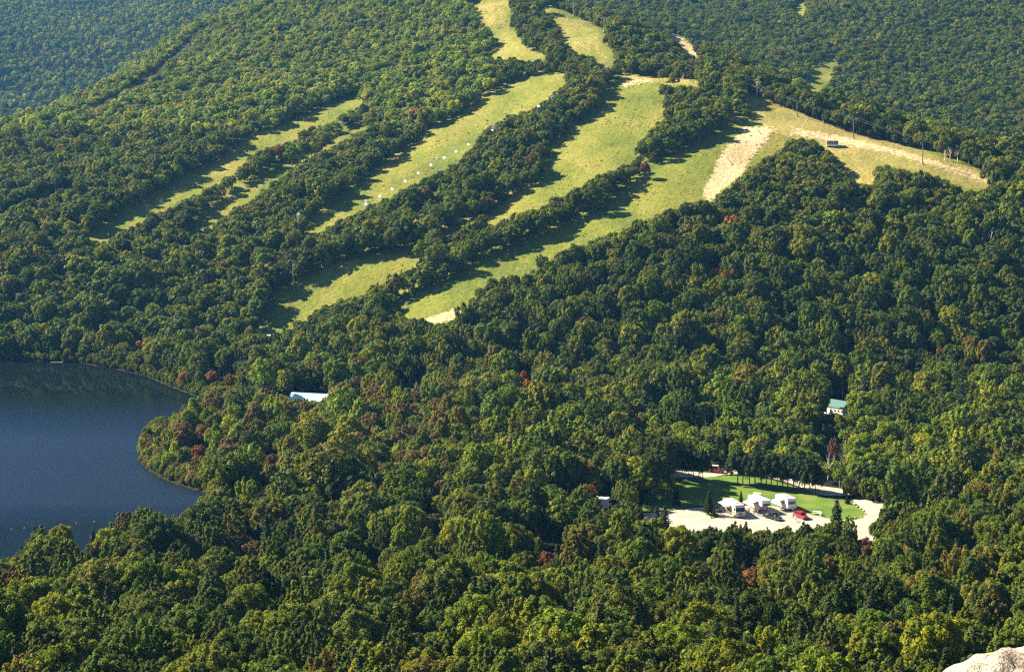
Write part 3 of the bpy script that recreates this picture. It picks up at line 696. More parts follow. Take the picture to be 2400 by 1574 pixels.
# ------------------------------------------------------------------ mesh builder for made things
class MB:
    def __init__(s): s.V = []; s.F = []
    def box(s, c, d, rz=0.0, taper=0.0):
        b_ = len(s.V); x, y, z = (q / 2 for q in d); cr, sr = math.cos(rz), math.sin(rz)
        for k in (-1, 1):
            t = 1 - taper * (k > 0)
            for i, j in ((-1, -1), (1, -1), (1, 1), (-1, 1)):
                u, w = i * x * t, j * y * t; s.V.append((c[0] + u * cr - w * sr, c[1] + u * sr + w * cr, c[2] + k * z))
        s.F += [tuple(b_ + q for q in f) for f in ((3, 2, 1, 0), (4, 5, 6, 7), (0, 1, 5, 4), (1, 2, 6, 5), (2, 3, 7, 6), (3, 0, 4, 7))]; return s
    def prism(s, prof, x0, x1):
        """prof: (y, z) outline extruded along x"""
        b_ = len(s.V); k = len(prof)
        for x in (x0, x1): s.V += [(x, p[0], p[1]) for p in prof]
        s.F.append(tuple(range(b_, b_ + k))); s.F.append(tuple(range(b_ + 2 * k - 1, b_ + k - 1, -1)))
        for i in range(k): j = (i + 1) % k; s.F.append((b_ + i, b_ + k + i, b_ + k + j, b_ + j))
        return s
    def cyl(s, p0, p1, r0, r1=None, k=10, caps=True):
        p0, p1 = Vector(p0), Vector(p1); r1 = r0 if r1 is None else r1; d = (p1 - p0).normalized(); a = d.orthogonal().normalized(); c = d.cross(a); b_ = len(s.V)
        for p, r in ((p0, r0), (p1, r1)):
            for i in range(k):
                t = 2 * math.pi * i / k; s.V.append(tuple(p + (a * math.cos(t) + c * math.sin(t)) * r))
        for i in range(k): j = (i + 1) % k; s.F.append((b_ + i, b_ + j, b_ + k + j, b_ + k + i))
        if caps: s.F.append(tuple(range(b_ + k - 1, b_ - 1, -1))); s.F.append(tuple(range(b_ + k, b_ + 2 * k)))
        return s
    def build(s, name, m, parent=None, bevel=0.0, smooth=False):
        me = bpy.data.meshes.new(name); me.from_pydata([tuple(v) for v in s.V], [], s.F); me.update()
        bm = bmesh.new(); bm.from_mesh(me); bmesh.ops.recalc_face_normals(bm, faces=bm.faces)
        if bevel: bmesh.ops.bevel(bm, geom=list(bm.edges), offset=bevel, segments=2, affect='EDGES')
        bm.to_mesh(me); bm.free()
        if smooth: me.polygons.foreach_set('use_smooth', np.ones(len(me.polygons), bool))
        return link(name, me, m, parent)
def box_o(name, m, parent, c, d, bevel=0.0, rz=0.0, taper=0.0): return MB().box(c, d, rz, taper).build(name, m, parent, bevel)
def blob(name, m, parent, loc, size, seed, rough=0.18, sub=2, flat=0.0):
    bm = bmesh.new(); bmesh.ops.create_icosphere(bm, subdivisions=sub, radius=1); r = np.random.default_rng(seed)
    K = [(r.normal(size=3), r.uniform(1, 4), r.uniform(0, 6)) for _ in range(6)]
    for v in bm.verts:
        p = np.array(v.co); f = 1 + rough * sum(math.sin(np.dot(k, p) * s + o) for k, s, o in K) / 2.4
        v.co = Vector(p * f * np.array(size)); v.co.z = max(v.co.z, -size[2] * (1 - flat))
    me = bpy.data.meshes.new(name); bm.to_mesh(me); bm.free(); o = link(name, me, m, parent); o.location = loc; return o

C_WHITE = simple('white camper paint', (0.78, 0.78, 0.76), 0.35, nscale=1.2, amt=0.06)
C_CREAM = simple('cream paint', (0.62, 0.55, 0.42), 0.4, nscale=1.2, amt=0.08)
C_CANVAS = simple('white canvas', (0.76, 0.75, 0.70), 0.85, nscale=2, amt=0.08)
C_PINK = simple('faded pink awning canvas', (0.62, 0.36, 0.34), 0.85, nscale=2, amt=0.12)
C_GLASS = simple('dark window glass', (0.012, 0.016, 0.02), 0.08, nscale=1, amt=0.1)
C_RUB = simple('tyre rubber', (0.02, 0.02, 0.02), 0.85, nscale=8, amt=0.2)
C_STEEL = simple('galvanised steel', (0.42, 0.43, 0.44), 0.45, 0.6, 5, 0.15)
C_DSTEEL = simple('dark weathered steel', (0.10, 0.11, 0.11), 0.6, 0.3, 5, 0.25)
C_RED = simple('red car paint', (0.30, 0.012, 0.015), 0.25, nscale=1.5, amt=0.1)
C_BLACK = simple('dark blue grey truck paint', (0.018, 0.022, 0.03), 0.25, nscale=1.5, amt=0.15)
C_RED2 = simple('bright red paint', (0.50, 0.045, 0.035), 0.35, nscale=1.5, amt=0.12)
C_STRIPE = simple('maroon stripe', (0.16, 0.03, 0.035), 0.4, nscale=2, amt=0.1)
C_TAN = simple('tan stripe', (0.40, 0.27, 0.13), 0.4, nscale=2, amt=0.1)
C_WOOD = simple('weathered wood', (0.20, 0.13, 0.08), 0.85, nscale=3, amt=0.35)
C_ROOFG = simple('grey roofing', (0.09, 0.10, 0.11), 0.8, nscale=3, amt=0.3)
C_TEAL = simple('teal metal roof', (0.008, 0.085, 0.078), 0.6, 0.0, 2, 0.15)
C_PALE = simple('pale blue green metal roof', (0.42, 0.66, 0.66), 0.35, 0.1, 0.7, 0.1)
C_WALL = simple('white painted boards', (0.72, 0.70, 0.66), 0.7, nscale=1.5, amt=0.1)
C_LAMP = simple('lamp glass', (0.7, 0.68, 0.6), 0.1, nscale=2, amt=0.05)
C_SKIN = simple('skin', (0.42, 0.25, 0.17), 0.6, nscale=4, amt=0.1)
C_ORNG = simple('orange float', (0.62, 0.55, 0.5), 0.5, nscale=4, amt=0.1)

def granite(name, a, b2, scale=1.0):
    m, n, l, b = mat(name); tc = n.new('ShaderNodeTexCoord'); ob = tc.outputs['Object']
    big = noise(n, l, 1.6 * scale, 5, 0.65, ob); fine = noise(n, l, 34 * scale, 3, 0.7, ob)
    vo = n.new('ShaderNodeTexVoronoi'); vo.inputs['Scale'].default_value = 60 * scale; l.new(ob, vo.inputs['Vector'])
    c = ramp(n, l, big, [(0.3, b2), (0.6, a)])
    c = mix(n, l, 0.8, c, ramp(n, l, fine, [(0.35, (0.34, 0.31, 0.29)), (0.52, (0.95, 0.93, 0.9)), (0.7, (1.25, 1.2, 1.12))]), 'MULTIPLY')
    c = mix(n, l, 0.45, c, ramp(n, l, vo.outputs['Distance'], [(0.1, (0.35, 0.33, 0.32)), (0.35, (1.1, 1.08, 1.05))]), 'MULTIPLY')
    l.new(c, b.inputs['Base Color']); b.inputs['Roughness'].default_value = 0.85; b.inputs['Specular IOR Level'].default_value = 0.25
    bp = n.new('ShaderNodeBump'); bp.inputs['Strength'].default_value = 0.8; bp.inputs['Distance'].default_value = 0.03 / scale
    l.new(math_(n, l, 'ADD', fine, math_(n, l, 'MULTIPLY', noise(n, l, 7 * scale, 6, 0.7, ob), 2.0)), bp.inputs['Height']); l.new(bp.outputs[0], b.inputs['Normal'])
    return m
M_GRAN = granite('pale granite', (0.52, 0.47, 0.41), (0.27, 0.22, 0.18))
M_STONE = granite('field stone', (0.42, 0.38, 0.32), (0.26, 0.23, 0.19), 0.6)

# ------------------------------------------------------------------ the rock the view is taken from
def rock(name, cx, cy_, top, sx_, sy_, sz_, seed, m):
    bm = bmesh.new(); bmesh.ops.create_grid(bm, x_segments=90, y_segments=90, size=1.0)
    r = np.random.default_rng(seed); co = np.array([v.co[:] for v in bm.verts])
    X, Y = co[:, 0], co[:, 1]; q = np.clip((np.abs(X) ** 2.6 + np.abs(Y) ** 2.6) ** (1 / 2.6), 0, 1.6)
    Z = np.where(q < 1, (1 - q ** 3.0) ** 0.45, 0)
    Z = Z + (vnoise(X * 10, Y * 10, 4.2, seed) - .5) * .18 * (Z > 0) + (vnoise(X * 10, Y * 10, 1.1, seed + 1) - .5) * .07 + (vnoise(X * 10, Y * 10, .4, seed + 2) - .5) * .03
    V = np.stack([X * sx_, Y * sy_, Z * sz_ - sz_], 1)
    for v, p in zip(bm.verts, V): v.co = p
    me = bpy.data.meshes.new(name); bm.to_mesh(me); bm.free(); me.polygons.foreach_set('use_smooth', np.ones(len(me.polygons), bool))
    o = link(name, me, m); o.location = (cx, cy_, top); return o
o = rock('granite_outcrop', 3.38, 9.0, -2.92, 2.0, 1.75, 2.6, 41, M_GRAN)
o.rotation_euler = (0, R(2), R(12)); tag(o, 'pale granite rock of the bluff edge in the bottom corner', 'rock')

# ------------------------------------------------------------------ campground: flat sheets on one tilted plane
def z1(a, b_): return (1350 + a / 2.975, 1040 + b_ / 2.975)
def sheet(name, pts, dz, m, kind='structure', thick=0.0):
    bm = bmesh.new(); vs_ = []
    # smooth the outline
    P = [at_park(*z1(*p)) for p in pts]; Q = []
    for i in range(len(P)):
        a, b_ = P[i], P[(i + 1) % len(P)]
        Q += [a * .8 + b_ * .2, a * .2 + b_ * .8]
    for p in Q: vs_.append(bm.verts.new((p[0], p[1], park_z(p[0], p[1]) + dz)))
    f = bm.faces.new(vs_); f.normal_update()
    if f.normal.z < 0: f.normal_flip()
    bmesh.ops.triangulate(bm, faces=[f])
    me = bpy.data.meshes.new(name); bm.to_mesh(me); bm.free(); o = link(name, me, m); return tag(o, kind=kind)
m, n, l, b = mat('pale gravel'); tc = n.new('ShaderNodeTexCoord'); ob = tc.outputs['Object']
c = ramp(n, l, noise(n, l, 0.22, 5, 0.6, ob), [(0.3, (0.26, 0.22, 0.17)), (0.6, (0.42, 0.36, 0.29))])
wv = n.new('ShaderNodeTexWave'); wv.inputs['Scale'].default_value = 0.12; wv.inputs['Distortion'].default_value = 3.0; wv.inputs['Detail'].default_value = 2; wv.bands_direction = 'Y'; l.new(ob, wv.inputs['Vector'])
c = mix(n, l, 0.45, c, ramp(n, l, wv.outputs['Fac'], [(0.0, (0.62, 0.60, 0.57)), (0.12, (1, 1, 1)), (1.0, (1.06, 1.06, 1.06))]), 'MULTIPLY')
c = mix(n, l, 0.5, c, ramp(n, l, noise(n, l, 5, 4, 0.7, ob), [(0.3, (0.6, 0.58, 0.55)), (0.6, (1.1, 1.1, 1.1))]), 'MULTIPLY')
l.new(c, b.inputs['Base Color']); b.inputs['Roughness'].default_value = 0.9; M_GRAV = m
m, n, l, b = mat('mown lawn'); tc = n.new('ShaderNodeTexCoord'); ob = tc.outputs['Object']
c = ramp(n, l, noise(n, l, 0.15, 4, 0.6, ob), [(0.3, (0.055, 0.110, 0.014)), (0.55, (0.10, 0.155, 0.024)), (0.72, (0.17, 0.17, 0.045))])
c = mix(n, l, 0.5, c, ramp(n, l, noise(n, l, 3, 4, 0.7, ob), [(0.3, (0.6, 0.65, 0.5)), (0.6, (1.15, 1.1, 1.1))]), 'MULTIPLY')
l.new(c, b.inputs['Base Color']); b.inputs['Roughness'].default_value = 0.95; b.inputs['Specular IOR Level'].default_value = 0.1; M_LAWN = m
sheet('gravel_yard', [(340, 490), (640, 470), (760, 450), (1000, 430), (1600, 430), (1850, 500), (1960, 500), (1990, 440), (1910, 405), (1940, 385), (2060, 390), (2250, 440), (2280, 520), (2150, 640), (1900, 780), (600, 800), (340, 660)], .03, M_GRAV)
sheet('lawn', [(520, 300), (700, 255), (1000, 222), (1110, 222), (1330, 240), (1560, 305), (1700, 366), (1870, 383), (1995, 450), (2022, 492), (1970, 528), (1850, 534), (1720, 512), (1600, 482), (1540, 455), (1440, 440), (1240, 425), (1080, 415), (1000, 430), (880, 425), (740, 450), (600, 470), (440, 470)], .045, M_LAWN)
m, n, l, b = mat('grey gravel'); tc = n.new('ShaderNodeTexCoord'); ob = tc.outputs['Object']
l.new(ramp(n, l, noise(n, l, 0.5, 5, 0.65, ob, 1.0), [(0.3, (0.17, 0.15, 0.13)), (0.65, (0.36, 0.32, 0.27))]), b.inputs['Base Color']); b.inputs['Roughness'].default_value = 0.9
sheet('gravel_pads', [(990, 455), (1060, 440), (1300, 440), (1560, 440), (1640, 478), (1725, 520), (1650, 545), (1480, 548), (1330, 535), (1200, 528), (1090, 524), (1010, 505)], .037, m)  # greyer gravel around the parked campers
sheet('back_road', [(640, 186), (750, 190), (980, 204), (1080, 182), (1300, 196), (1500, 240), (1700, 292), (1900, 318), (1905, 362), (1690, 360), (1560, 296), (1400, 246), (1200, 208), (1040, 212), (950, 230), (740, 238), (640, 225)], .06, M_GRAV)
sheet('lawn_island', [(872, 462), (900, 455), (985, 470), (1000, 512), (960, 520), (938, 517)], .075, M_LAWN)

def fat(e, f): e.scale = (e.scale[0] * f, e.scale[1] * f, e.scale[2])
def on_park(px, py):
    p = at_park(px, py); return Vector((p[0], p[1], park_z(p[0], p[1]) + .035))
a_, b_ = on_park(*z1(868, 463)), on_park(*z1(940, 518))
d_ = b_ - a_; o = MB().box((0, 0, .06), (d_.length, .35, .14)).build('kerb', M_STONE, None, .02)
o.location = (a_ + b_) / 2; o.rotation_euler = (0, 0, math.atan2(d_.y, d_.x)); tag(o, 'pale concrete kerb beside the small lawn island with the spruces', 'kerb')

# trees of the campground
P_PINE = [(crown_mesh('pine crown', 700 + s, 2.6, 8.2, 1.5, 44, 130, 0.14, 'upright', clump=0.30, up=.4), trunk_mesh('pine trunk', 700 + s, 7.2, .13, 5, m=M_PBARK, first=.45, spread=.25)) for s in range(3)]
PINE_T = (0.034, 0.058, 0.020)
row = [(1128, 272), (1165, 275), (1205, 284), (1245, 288), (1290, 290), (1322, 296), (1365, 300), (1402, 302), (1440, 304), (1478, 308), (1515, 312), (1552, 320), (1590, 326), (1628, 334), (1672, 342)]
for i, q in enumerate(row):
    _t = put_tree('pine_tree', P_PINE[i % 3], on_park(*z1(q[0], q[1] + 6)), random.uniform(1.0, 1.15) if i < 14 else .9, PINE_T, random.uniform(0, 6), ('pine with bare trunk at the right end of the row above the lawn' if i == 14 else 'pine at the left end of the row above the lawn, right of the red van' if i == 0 else 'dark pine with bare trunk within the row above the campground lawn'), 'pines in a row above the lawn'); fat(_t, 1.22)
for i, q in enumerate([(742, 244), (786, 248), (822, 252), (858, 254), (884, 256), (700, 236)]):
    put_tree('pine_tree', P_PINE[i % 3], on_park(*z1(*q)), random.uniform(.9, 1.05), PINE_T, random.uniform(0, 6), 'dark pine in the clump left of the red van', 'pines in the clump left of the red van')
SP = NEARP['spruce']
def spruce(px, py, h, label, tint=(0.035, 0.055, 0.020), wide=1.0, on=None):
    p = on if on is not None else on_park(px, py); s = h / 13.0
    e = put_tree('spruce_tree', SP[int(px) % 3], p, s, tint, random.uniform(0, 6), label, None, sz=s); e.scale = (s * 1.35 * wide, s * 1.35 * wide, s); return e
spruce(*z1(925, 492), 6.4, 'dense dark spruce on the lawn island left of the white canopy', wide=1.25)
spruce(*z1(963, 508), 2.6, 'small bushy spruce at the foot of the taller one on the lawn island', wide=1.3)
spruce(*z1(1150, 415), 3.6, 'young spruce showing between the canopy and the pink awning')
spruce(*z1(700, 430), 5.2, 'shaded spruce at the left edge of the campground lawn', (0.025, 0.040, 0.016), 1.3)
spruce(*z1(1890, 415), 1.9, 'low round bush at the bend of the gravel road', (0.05, 0.07, 0.022), 2.2)

for i, (q, hh_) in enumerate([((640, 300), 14), ((590, 350), 15), ((560, 400), 14.5), ((660, 262), 13), ((520, 300), 15)]):
    put_tree('maple_tree', NEARP['maple'][i], on_park(*z1(*q)), hh_ / 12.5, (0.05, 0.07, 0.014), i * 1.1, ['tall dark maple shading the left end of the campground lawn', 'tall dark maple at the left end of the lawn, second from the back', 'tall dark maple nearest the shaded spruce left of the lawn', 'dark maple at the back left corner of the campground lawn', 'tall dark maple behind the shaded camper trailer'][i], None)
# boulders and posts
for i, q in enumerate([(1925, 405), (1945, 425), (1962, 440), (1985, 455), (2005, 470), (2018, 492), (1990, 512), (1950, 520), (1925, 520), (1895, 528)]):
    o = blob('boulder', M_STONE, None, on_park(*z1(*q)) + Vector((0, 0, .15)), (random.uniform(.3, .5), random.uniform(.25, .45), .3), i, flat=.4)
    tag(o, 'small pale boulder on the gravel edge at the right end of the lawn', 'boulder', 'boulders edging the lawn')
for i, q in enumerate([(798, 492), (1015, 505), (420, 500), (868, 430), (940, 440)]):
    o = MB().cyl((0, 0, 0), (0, 0, 1.25), .07, .06, 8).build('post', C_WALL); o.location = on_park(*z1(*q))
    tag(o, ['white post in the gravel left of the spruce island', 'white post just right of the spruce island', 'white post at the far left end of the gravel yard', 'white post on the lawn behind the taller island spruce', 'white post on the lawn right of the island spruce'][i], 'post')

# ------------------------------------------------------------------ vehicles (front towards -y, x to its left-hand side of the picture is -)
def wheel(parent, x, y, r=.36, w=.24):
    s = 1 if x > 0 else -1
    o = MB().cyl((x - s * w, y, r), (x, y, r), r, r, 18).build('wheel', C_RUB, parent)
    MB().cyl((x - s * .01, y, r), (x + s * .02, y, r), r * .55, r * .5, 12).build('rim', C_STEEL, o); return o
def awning(parent, x0, y0, y1, z0, out, drop, m, side=-1):
    v = MB(); v.prism([(0, 0), (0, 0), ], 0, 0) if False else None
    a = x0; e = x0 + side * out
    v.V = [(a, y0, z0), (a, y1, z0), (e, y1, z0 - drop), (e, y0, z0 - drop), (a, y0, z0 - .05), (a, y1, z0 - .05), (e, y1, z0 - drop - .05), (e, y0, z0 - drop - .05)]
    v.F = [(0, 1, 2, 3), (7, 6, 5, 4), (0, 3, 7, 4), (1, 5, 6, 2), (3, 2, 6, 7), (0, 4, 5, 1)]
    o = v.build('awning', m, parent)
    for y in (y0 + .1, y1 - .1): MB().cyl((e - side * .05, y, z0 - drop - .06), (e - side * .05, y, .0), .035, .035, 6).build('pole', C_STEEL, o)
    MB().box((e, (y0 + y1) / 2, z0 - drop - .14), (.02, y1 - y0, .16)).build('valance', m, o)
    return o
def motorhome():
    e = empty('motorhome', on_park(*z1(1146, 515)) + Vector((0, 0, 0)), R(14), 'beige flat-fronted motorhome with a dark windscreen facing the gravel', 'motorhome'); e.scale = (1.12,) * 3
    prof = [(0, .45), (-.05, 1.35), (.28, 2.65), (.55, 3.0), (8.6, 3.0), (8.75, 2.8), (8.75, .55), (8.6, .42)]
    MB().prism(prof, -1.22, 1.22).build('body', C_CREAM, e, .05)
    v = MB(); v.V = [(-1.08, -.07, 1.45), (1.08, -.07, 1.45), (1.08, .20, 2.42), (-1.08, .20, 2.42), (-1.08, .1, 1.45), (1.08, .1, 1.45), (1.08, .4, 2.42), (-1.08, .4, 2.42)]
    v.F = [(0, 1, 2, 3), (7, 6, 5, 4), (0, 4, 5, 1), (1, 5, 6, 2), (2, 6, 7, 3), (3, 7, 4, 0)]; v.build('windscreen', C_GLASS, e)
    MB().box((0, -.03, 1.42), (.06, .06, .1)).build('badge', C_STEEL, e)
    MB().box((0, -.055, 1.0), (1.0, .06, .34)).build('grille', C_DSTEEL, e)
    MB().box((0, -.12, .52), (2.35, .22, .24)).build('bumper', C_STEEL, e, .03)
    for x in (-.86, .86): MB().cyl((x, -.10, .98), (x, 0, .98), .14, .14, 12).build('headlight', C_LAMP, e)
    for x in (-1.42, 1.42):
        o = MB().box((x, .05, 1.85), (.16, .08, .4)).build('mirror', C_DSTEEL, e); MB().cyl((x, .08, 2.0), (x * .86, .2, 2.05), .02, .02, 6).build('bracket', C_DSTEEL, o)
    for s in (-1, 1):
        MB().box((s * 1.235, 4.4, 1.25), (.02, 8.2, .22)).build('stripe', C_STRIPE, e)
        MB().box((s * 1.235, 4.4, .95), (.02, 8.2, .12)).build('stripe', C_TAN, e)
        for y in (.9, 3.1, 5.0, 7.0): MB().box((s * 1.235, y, 1.95), (.03, 1.05, .62)).build('window', C_GLASS, e)
        for y in (1.4, 6.6): wheel(e, s * 1.16, y, .42)
    MB().box((-1.24, 2.05, 1.4), (.03, .66, 1.85)).build('door', C_WHITE, e)
    for y in (2.6, 6.2): MB().box((0, y, 3.14), (.75, 1.0, .27), taper=.15).build('air_conditioner', C_WHITE, e, .03)
    return e
motorhome()
def canopy():
    c_ = on_park(*z1(1075, 478)); e = empty('canopy_tent', c_, R(14), 'big white peaked canopy pitched left of the motorhome', 'canopy'); e.scale = (1.15,) * 3
    V = [(-2.3, -1.7, 2.0), (2.1, -1.9, 2.0), (2.1, 2.2, 2.15), (-2.3, 2.2, 2.15), (0, .2, 2.95), (-2.6, .2, 2.45), (2.35, .2, 2.4), (0, -2.2, 2.25), (0, 2.5, 2.4)]
    me = bpy.data.meshes.new('canopy'); me.from_pydata(V, [], [(0, 7, 4), (7, 1, 4), (1, 6, 4), (6, 2, 4), (2, 8, 4), (8, 3, 4), (3, 5, 4), (5, 0, 4)])
    o = link('roof', me, C_CANVAS, e); md = o.modifiers.new('thick', 'SOLIDIFY'); md.thickness = .06
    MB().box((0, -1.8, 1.86), (4.3, .03, .26)).build('valance', C_CANVAS, o)
    for x, y in ((-2.2, -1.6), (2.0, -1.8), (2.0, 2.1), (-2.2, 2.1)): MB().cyl((x, y, 0), (x, y, 2.05), .035, .035, 6).build('pole', C_STEEL, e)
    t = empty('picnic_table', c_ + Vector((-.2, -.6, 0)), R(20), 'wooden picnic table in the shade of the white canopy', 'table')
    MB().box((0, 0, .74), (1.9, .75, .05)).build('tabletop', C_WOOD, t)
    for s in (-1, 1): MB().box((0, s * .72, .44), (1.9, .26, .05)).build('bench', C_WOOD, t); MB().box((s * .7, 0, .36), (.08, 1.3, .08)).box((s * .7, 0, .37), (.08, .08, .70)).build('leg', C_WOOD, t)
canopy()
def trailer(name, loc, rz, L, Wd, Hh, lab, aw=None, awl=3.2, stripe=C_TAN, fifth=False):
    e = empty(name, loc, rz, lab, 'camper trailer'); e.scale = (1.14,) * 3
    nose = .5
    if fifth: prof = [(0, 1.75), (0, Hh - .25), (.25, Hh), (L - .1, Hh), (L, Hh - .2), (L, .6), (2.0, .6), (2.0, 1.75)]
    else: prof = [(0, .7), (-.12, 1.35), (.05, Hh - .35), (.4, Hh), (L - .2, Hh), (L, Hh - .3), (L, .65), (.3, .55)]
    MB().prism(prof, -Wd / 2, Wd / 2).build('body', C_WHITE, e, .05)
    MB().box((0, -.02 if fifth else -.09, Hh * .5 + .5), (Wd * .72, .06, .62)).build('front_window', C_GLASS, e)
    for s in (-1, 1):
        MB().box((s * (Wd / 2 + .012), L * .56, 1.15), (.02, L * .8, .16)).build('stripe', stripe, e)
        for y, w_ in ((L * .34, .9), (L * .62, 1.2), (L * .86, .8)): MB().box((s * (Wd / 2 + .012), y, 1.85), (.03, w_, .55)).build('window', C_GLASS, e)
        for y in (L * .56, L * .56 + .85): wheel(e, s * (Wd / 2 - .02), y, .34, .22)
    MB().box((-Wd / 2 - .02, L * .47, 1.45), (.03, .64, 1.75)).build('door', C_CREAM, e)
    MB().box((0, L * .5, Hh + .13), (.7, .9, .26), taper=.15).build('air_conditioner', C_WHITE, e, .03)
    MB().box((.4, L * .8, Hh + .05), (.35, .35, .1)).build('roof_vent', C_WHITE, e)
    if not fifth:
        MB().cyl((-.5, .4, .55), (0, -1.1, .5), .05, .05, 6).cyl((.5, .4, .55), (0, -1.1, .5), .05, .05, 6).cyl((0, -1.0, .0), (0, -1.0, .6), .04, .04, 6).build('hitch', C_DSTEEL, e)
        for x in (-.17, .17): MB().cyl((x, -.45, .55), (x, -.45, 1.0), .15, .13, 10).build('gas_bottle', C_WALL, e)
    else:
        for x in (-.8, .8): MB().box((x, 1.2, .9), (.1, .1, 1.8)).build('landing_leg', C_DSTEEL, e)
    if aw: awning(e, -Wd / 2 - .03, L * .25, L * .25 + awl, Hh - .35, 2.4, .75, aw)
    return e
trailer('travel_trailer', on_park(*z1(1328, 485)), R(20), 7.2, 2.45, 3.15, 'white camper trailer with the faded pink awning, between motorhome and dark pickup', C_PINK, 3.4, C_TAN, True)
trailer('travel_trailer', on_park(*z1(1505, 470)), R(20), 6.0, 2.45, 3.1, 'white camper trailer with a white awning, farthest right of the two trailers', C_CANVAS, 2.6, C_STEEL)
def car(name, loc, rz, lab, cat, paint, L=4.5, W=1.85, Hh=1.75, pickup=False, roof=None, s=1.0):
    e = empty(name, loc, rz, lab, cat); e.scale = (s, s, s); h2 = W / 2
    if pickup:
        prof = [(0, .5), (-.03, .95), (1.25, 1.08), (1.75, 1.02), (5.3, 1.05), (5.35, .5), (5.2, .42), (.2, .42)]; cab = [(1.25, 1.06), (1.85, Hh), (3.25, Hh), (3.5, 1.04)]; L = 5.3
    else:
        prof = [(0, .48), (-.04, .9), (.95, 1.08), (L, 1.08), (L + .04, .5), (L - .15, .4), (.2, .4)]; cab = [(.95, 1.06), (1.6, Hh), (L - .35, Hh), (L, 1.06)]
    MB().prism(prof, -h2, h2).build('body', paint, e, .04)
    cb = MB().prism(cab, -h2 * .88, h2 * .88).build('cabin', roof or paint, e, .04)
    y0, y1 = cab[0][0], cab[-1][0]; my = (cab[0][0] + cab[1][0]) / 2
    v = MB(); q = h2 * .76
    v.V = [(-q, y0 + .06, 1.12), (q, y0 + .06, 1.12), (q * .95, cab[1][0] - .07, Hh - .1), (-q * .95, cab[1][0] - .07, Hh - .1)]; v.V += [(a, b2 - .05, c2 + .03) for a, b2, c2 in v.V]
    v.F = [(0, 1, 2, 3), (7, 6, 5, 4), (0, 4, 5, 1), (1, 5, 6, 2), (2, 6, 7, 3), (3, 7, 4, 0)]; v.build('windscreen', C_GLASS, e)
    for sx_ in (-1, 1):
        ys = np.linspace(cab[1][0] + .02, cab[2][0] - .02, 3 if pickup else 4)
        for a, b2 in zip(ys[:-1], ys[1:]): MB().box((sx_ * h2 * .885, (a + b2) / 2, (Hh + 1.08) / 2 + .02), (.03, b2 - a - .1, Hh - 1.28)).build('window', C_GLASS, e)
        MB().box((sx_ * h2 * .72, -.05, .82), (.32, .06, .16)).build('headlight', C_LAMP, e)
        MB().box((sx_ * h2 * .85, L + .05, .9), (.14, .05, .3)).build('tail_light', C_RED2, e)
        for y in (.85, L - .9): wheel(e, sx_ * (h2 + .01), y, .35, .22)
        MB().box((sx_ * (h2 + .1), y0 + .3, 1.12), (.18, .1, .14)).build('mirror', paint, e)
    MB().box((0, -.05, .74), (h2 * 1.0, .05, .2)).build('grille', C_DSTEEL, e)
    MB().box((0, -.1, .5), (W * .96, .14, .2)).build('bumper', C_STEEL if pickup else paint, e, .02)
    if pickup:
        o = MB().box((0, 4.35, 1.07), (W * .82, 1.55, .03)).build('bed_floor', C_DSTEEL, e)
    return e
car('pickup_truck', on_park(*z1(1420, 536)), R(38), 'dark pickup truck parked in front of the gap between the two trailers', 'pickup truck', C_BLACK, pickup=True, Hh=1.85, W=1.95)
car('parked_car', on_park(*z1(1602, 530)), R(22), 'dark red family car parked right of the camper trailers', 'car', C_RED, 4.4, 1.85, 1.72)
car('camper_van', on_park(*z1(1030, 203)), R(72), 'red van with a pale roof on the back road between the pines', 'van', C_RED2, 4.6, 1.9, 2.15, roof=C_PINK)
car('parked_car', on_park(*z1(1000, 478)), R(30), 'dark car standing in the shade beneath the left side of the canopy', 'car', C_BLACK, 4.1, 1.75, 1.5, s=.9)
t = trailer('travel_trailer', on_park(*z1(235, 455)), R(70), 6.6, 2.4, 2.7, 'silvery camper trailer in deep shade left of the gravel yard', None, 0, C_STEEL)
# folding trailer / table on the lawn edge
def table(loc, rz, lab):
    t = empty('picnic_table', loc, rz, lab, 'table')
    MB().box((0, 0, .75), (2.2, .8, .06)).build('tabletop', C_WALL, t)
    for s in (-1, 1):
        MB().box((0, s * .75, .45), (2.2, .28, .05)).build('bench', C_WALL, t); MB().box((s * .8, 0, .38), (.08, 1.4, .08)).box((s * .8, 0, .37), (.08, .08, .72)).build('leg', C_WOOD, t)
table(on_park(*z1(1680, 490)), R(-25), 'white picnic table on the lawn right of the red car'); table(on_park(*z1(1262, 360)), R(-10), 'pale picnic table on the lawn behind the trailer with the pink awning')
o = MB().cyl((0, 0, 0), (0, 0, .9), .3, .34, 12).build('bin', C_ORNG); MB().cyl((0, 0, .9), (0, 0, 1.0), .36, .2, 12).build('lid', C_WALL, o); o.location = on_park(*z1(1708, 505)); tag(o, 'pale litter bin beside the white picnic table', 'bin')
# hitched bicycle-sized folding chairs
for i, (q, rz) in enumerate([((1535, 545), 20), ((1575, 552), -30)]):
    e = empty('folding_chair', on_park(*z1(*q)), R(rz), ['white folding chair nearer the pickup, on the gravel before the red car', 'white folding chair nearer the red car, on the gravel before it'][i], 'chair')
    MB().box((0, 0, .45), (.5, .5, .04)).build('seat', C_CANVAS, e); MB().box((0, .26, .75), (.5, .04, .5)).build('backrest', C_CANVAS, e)
    for x in (-.22, .22):
        MB().cyl((x, -.22, 0), (x, .2, .45), .02, .02, 6).build('leg', C_STEEL, e); MB().cyl((x, .24, 0), (x, -.2, .45), .02, .02, 6).build('leg', C_STEEL, e)

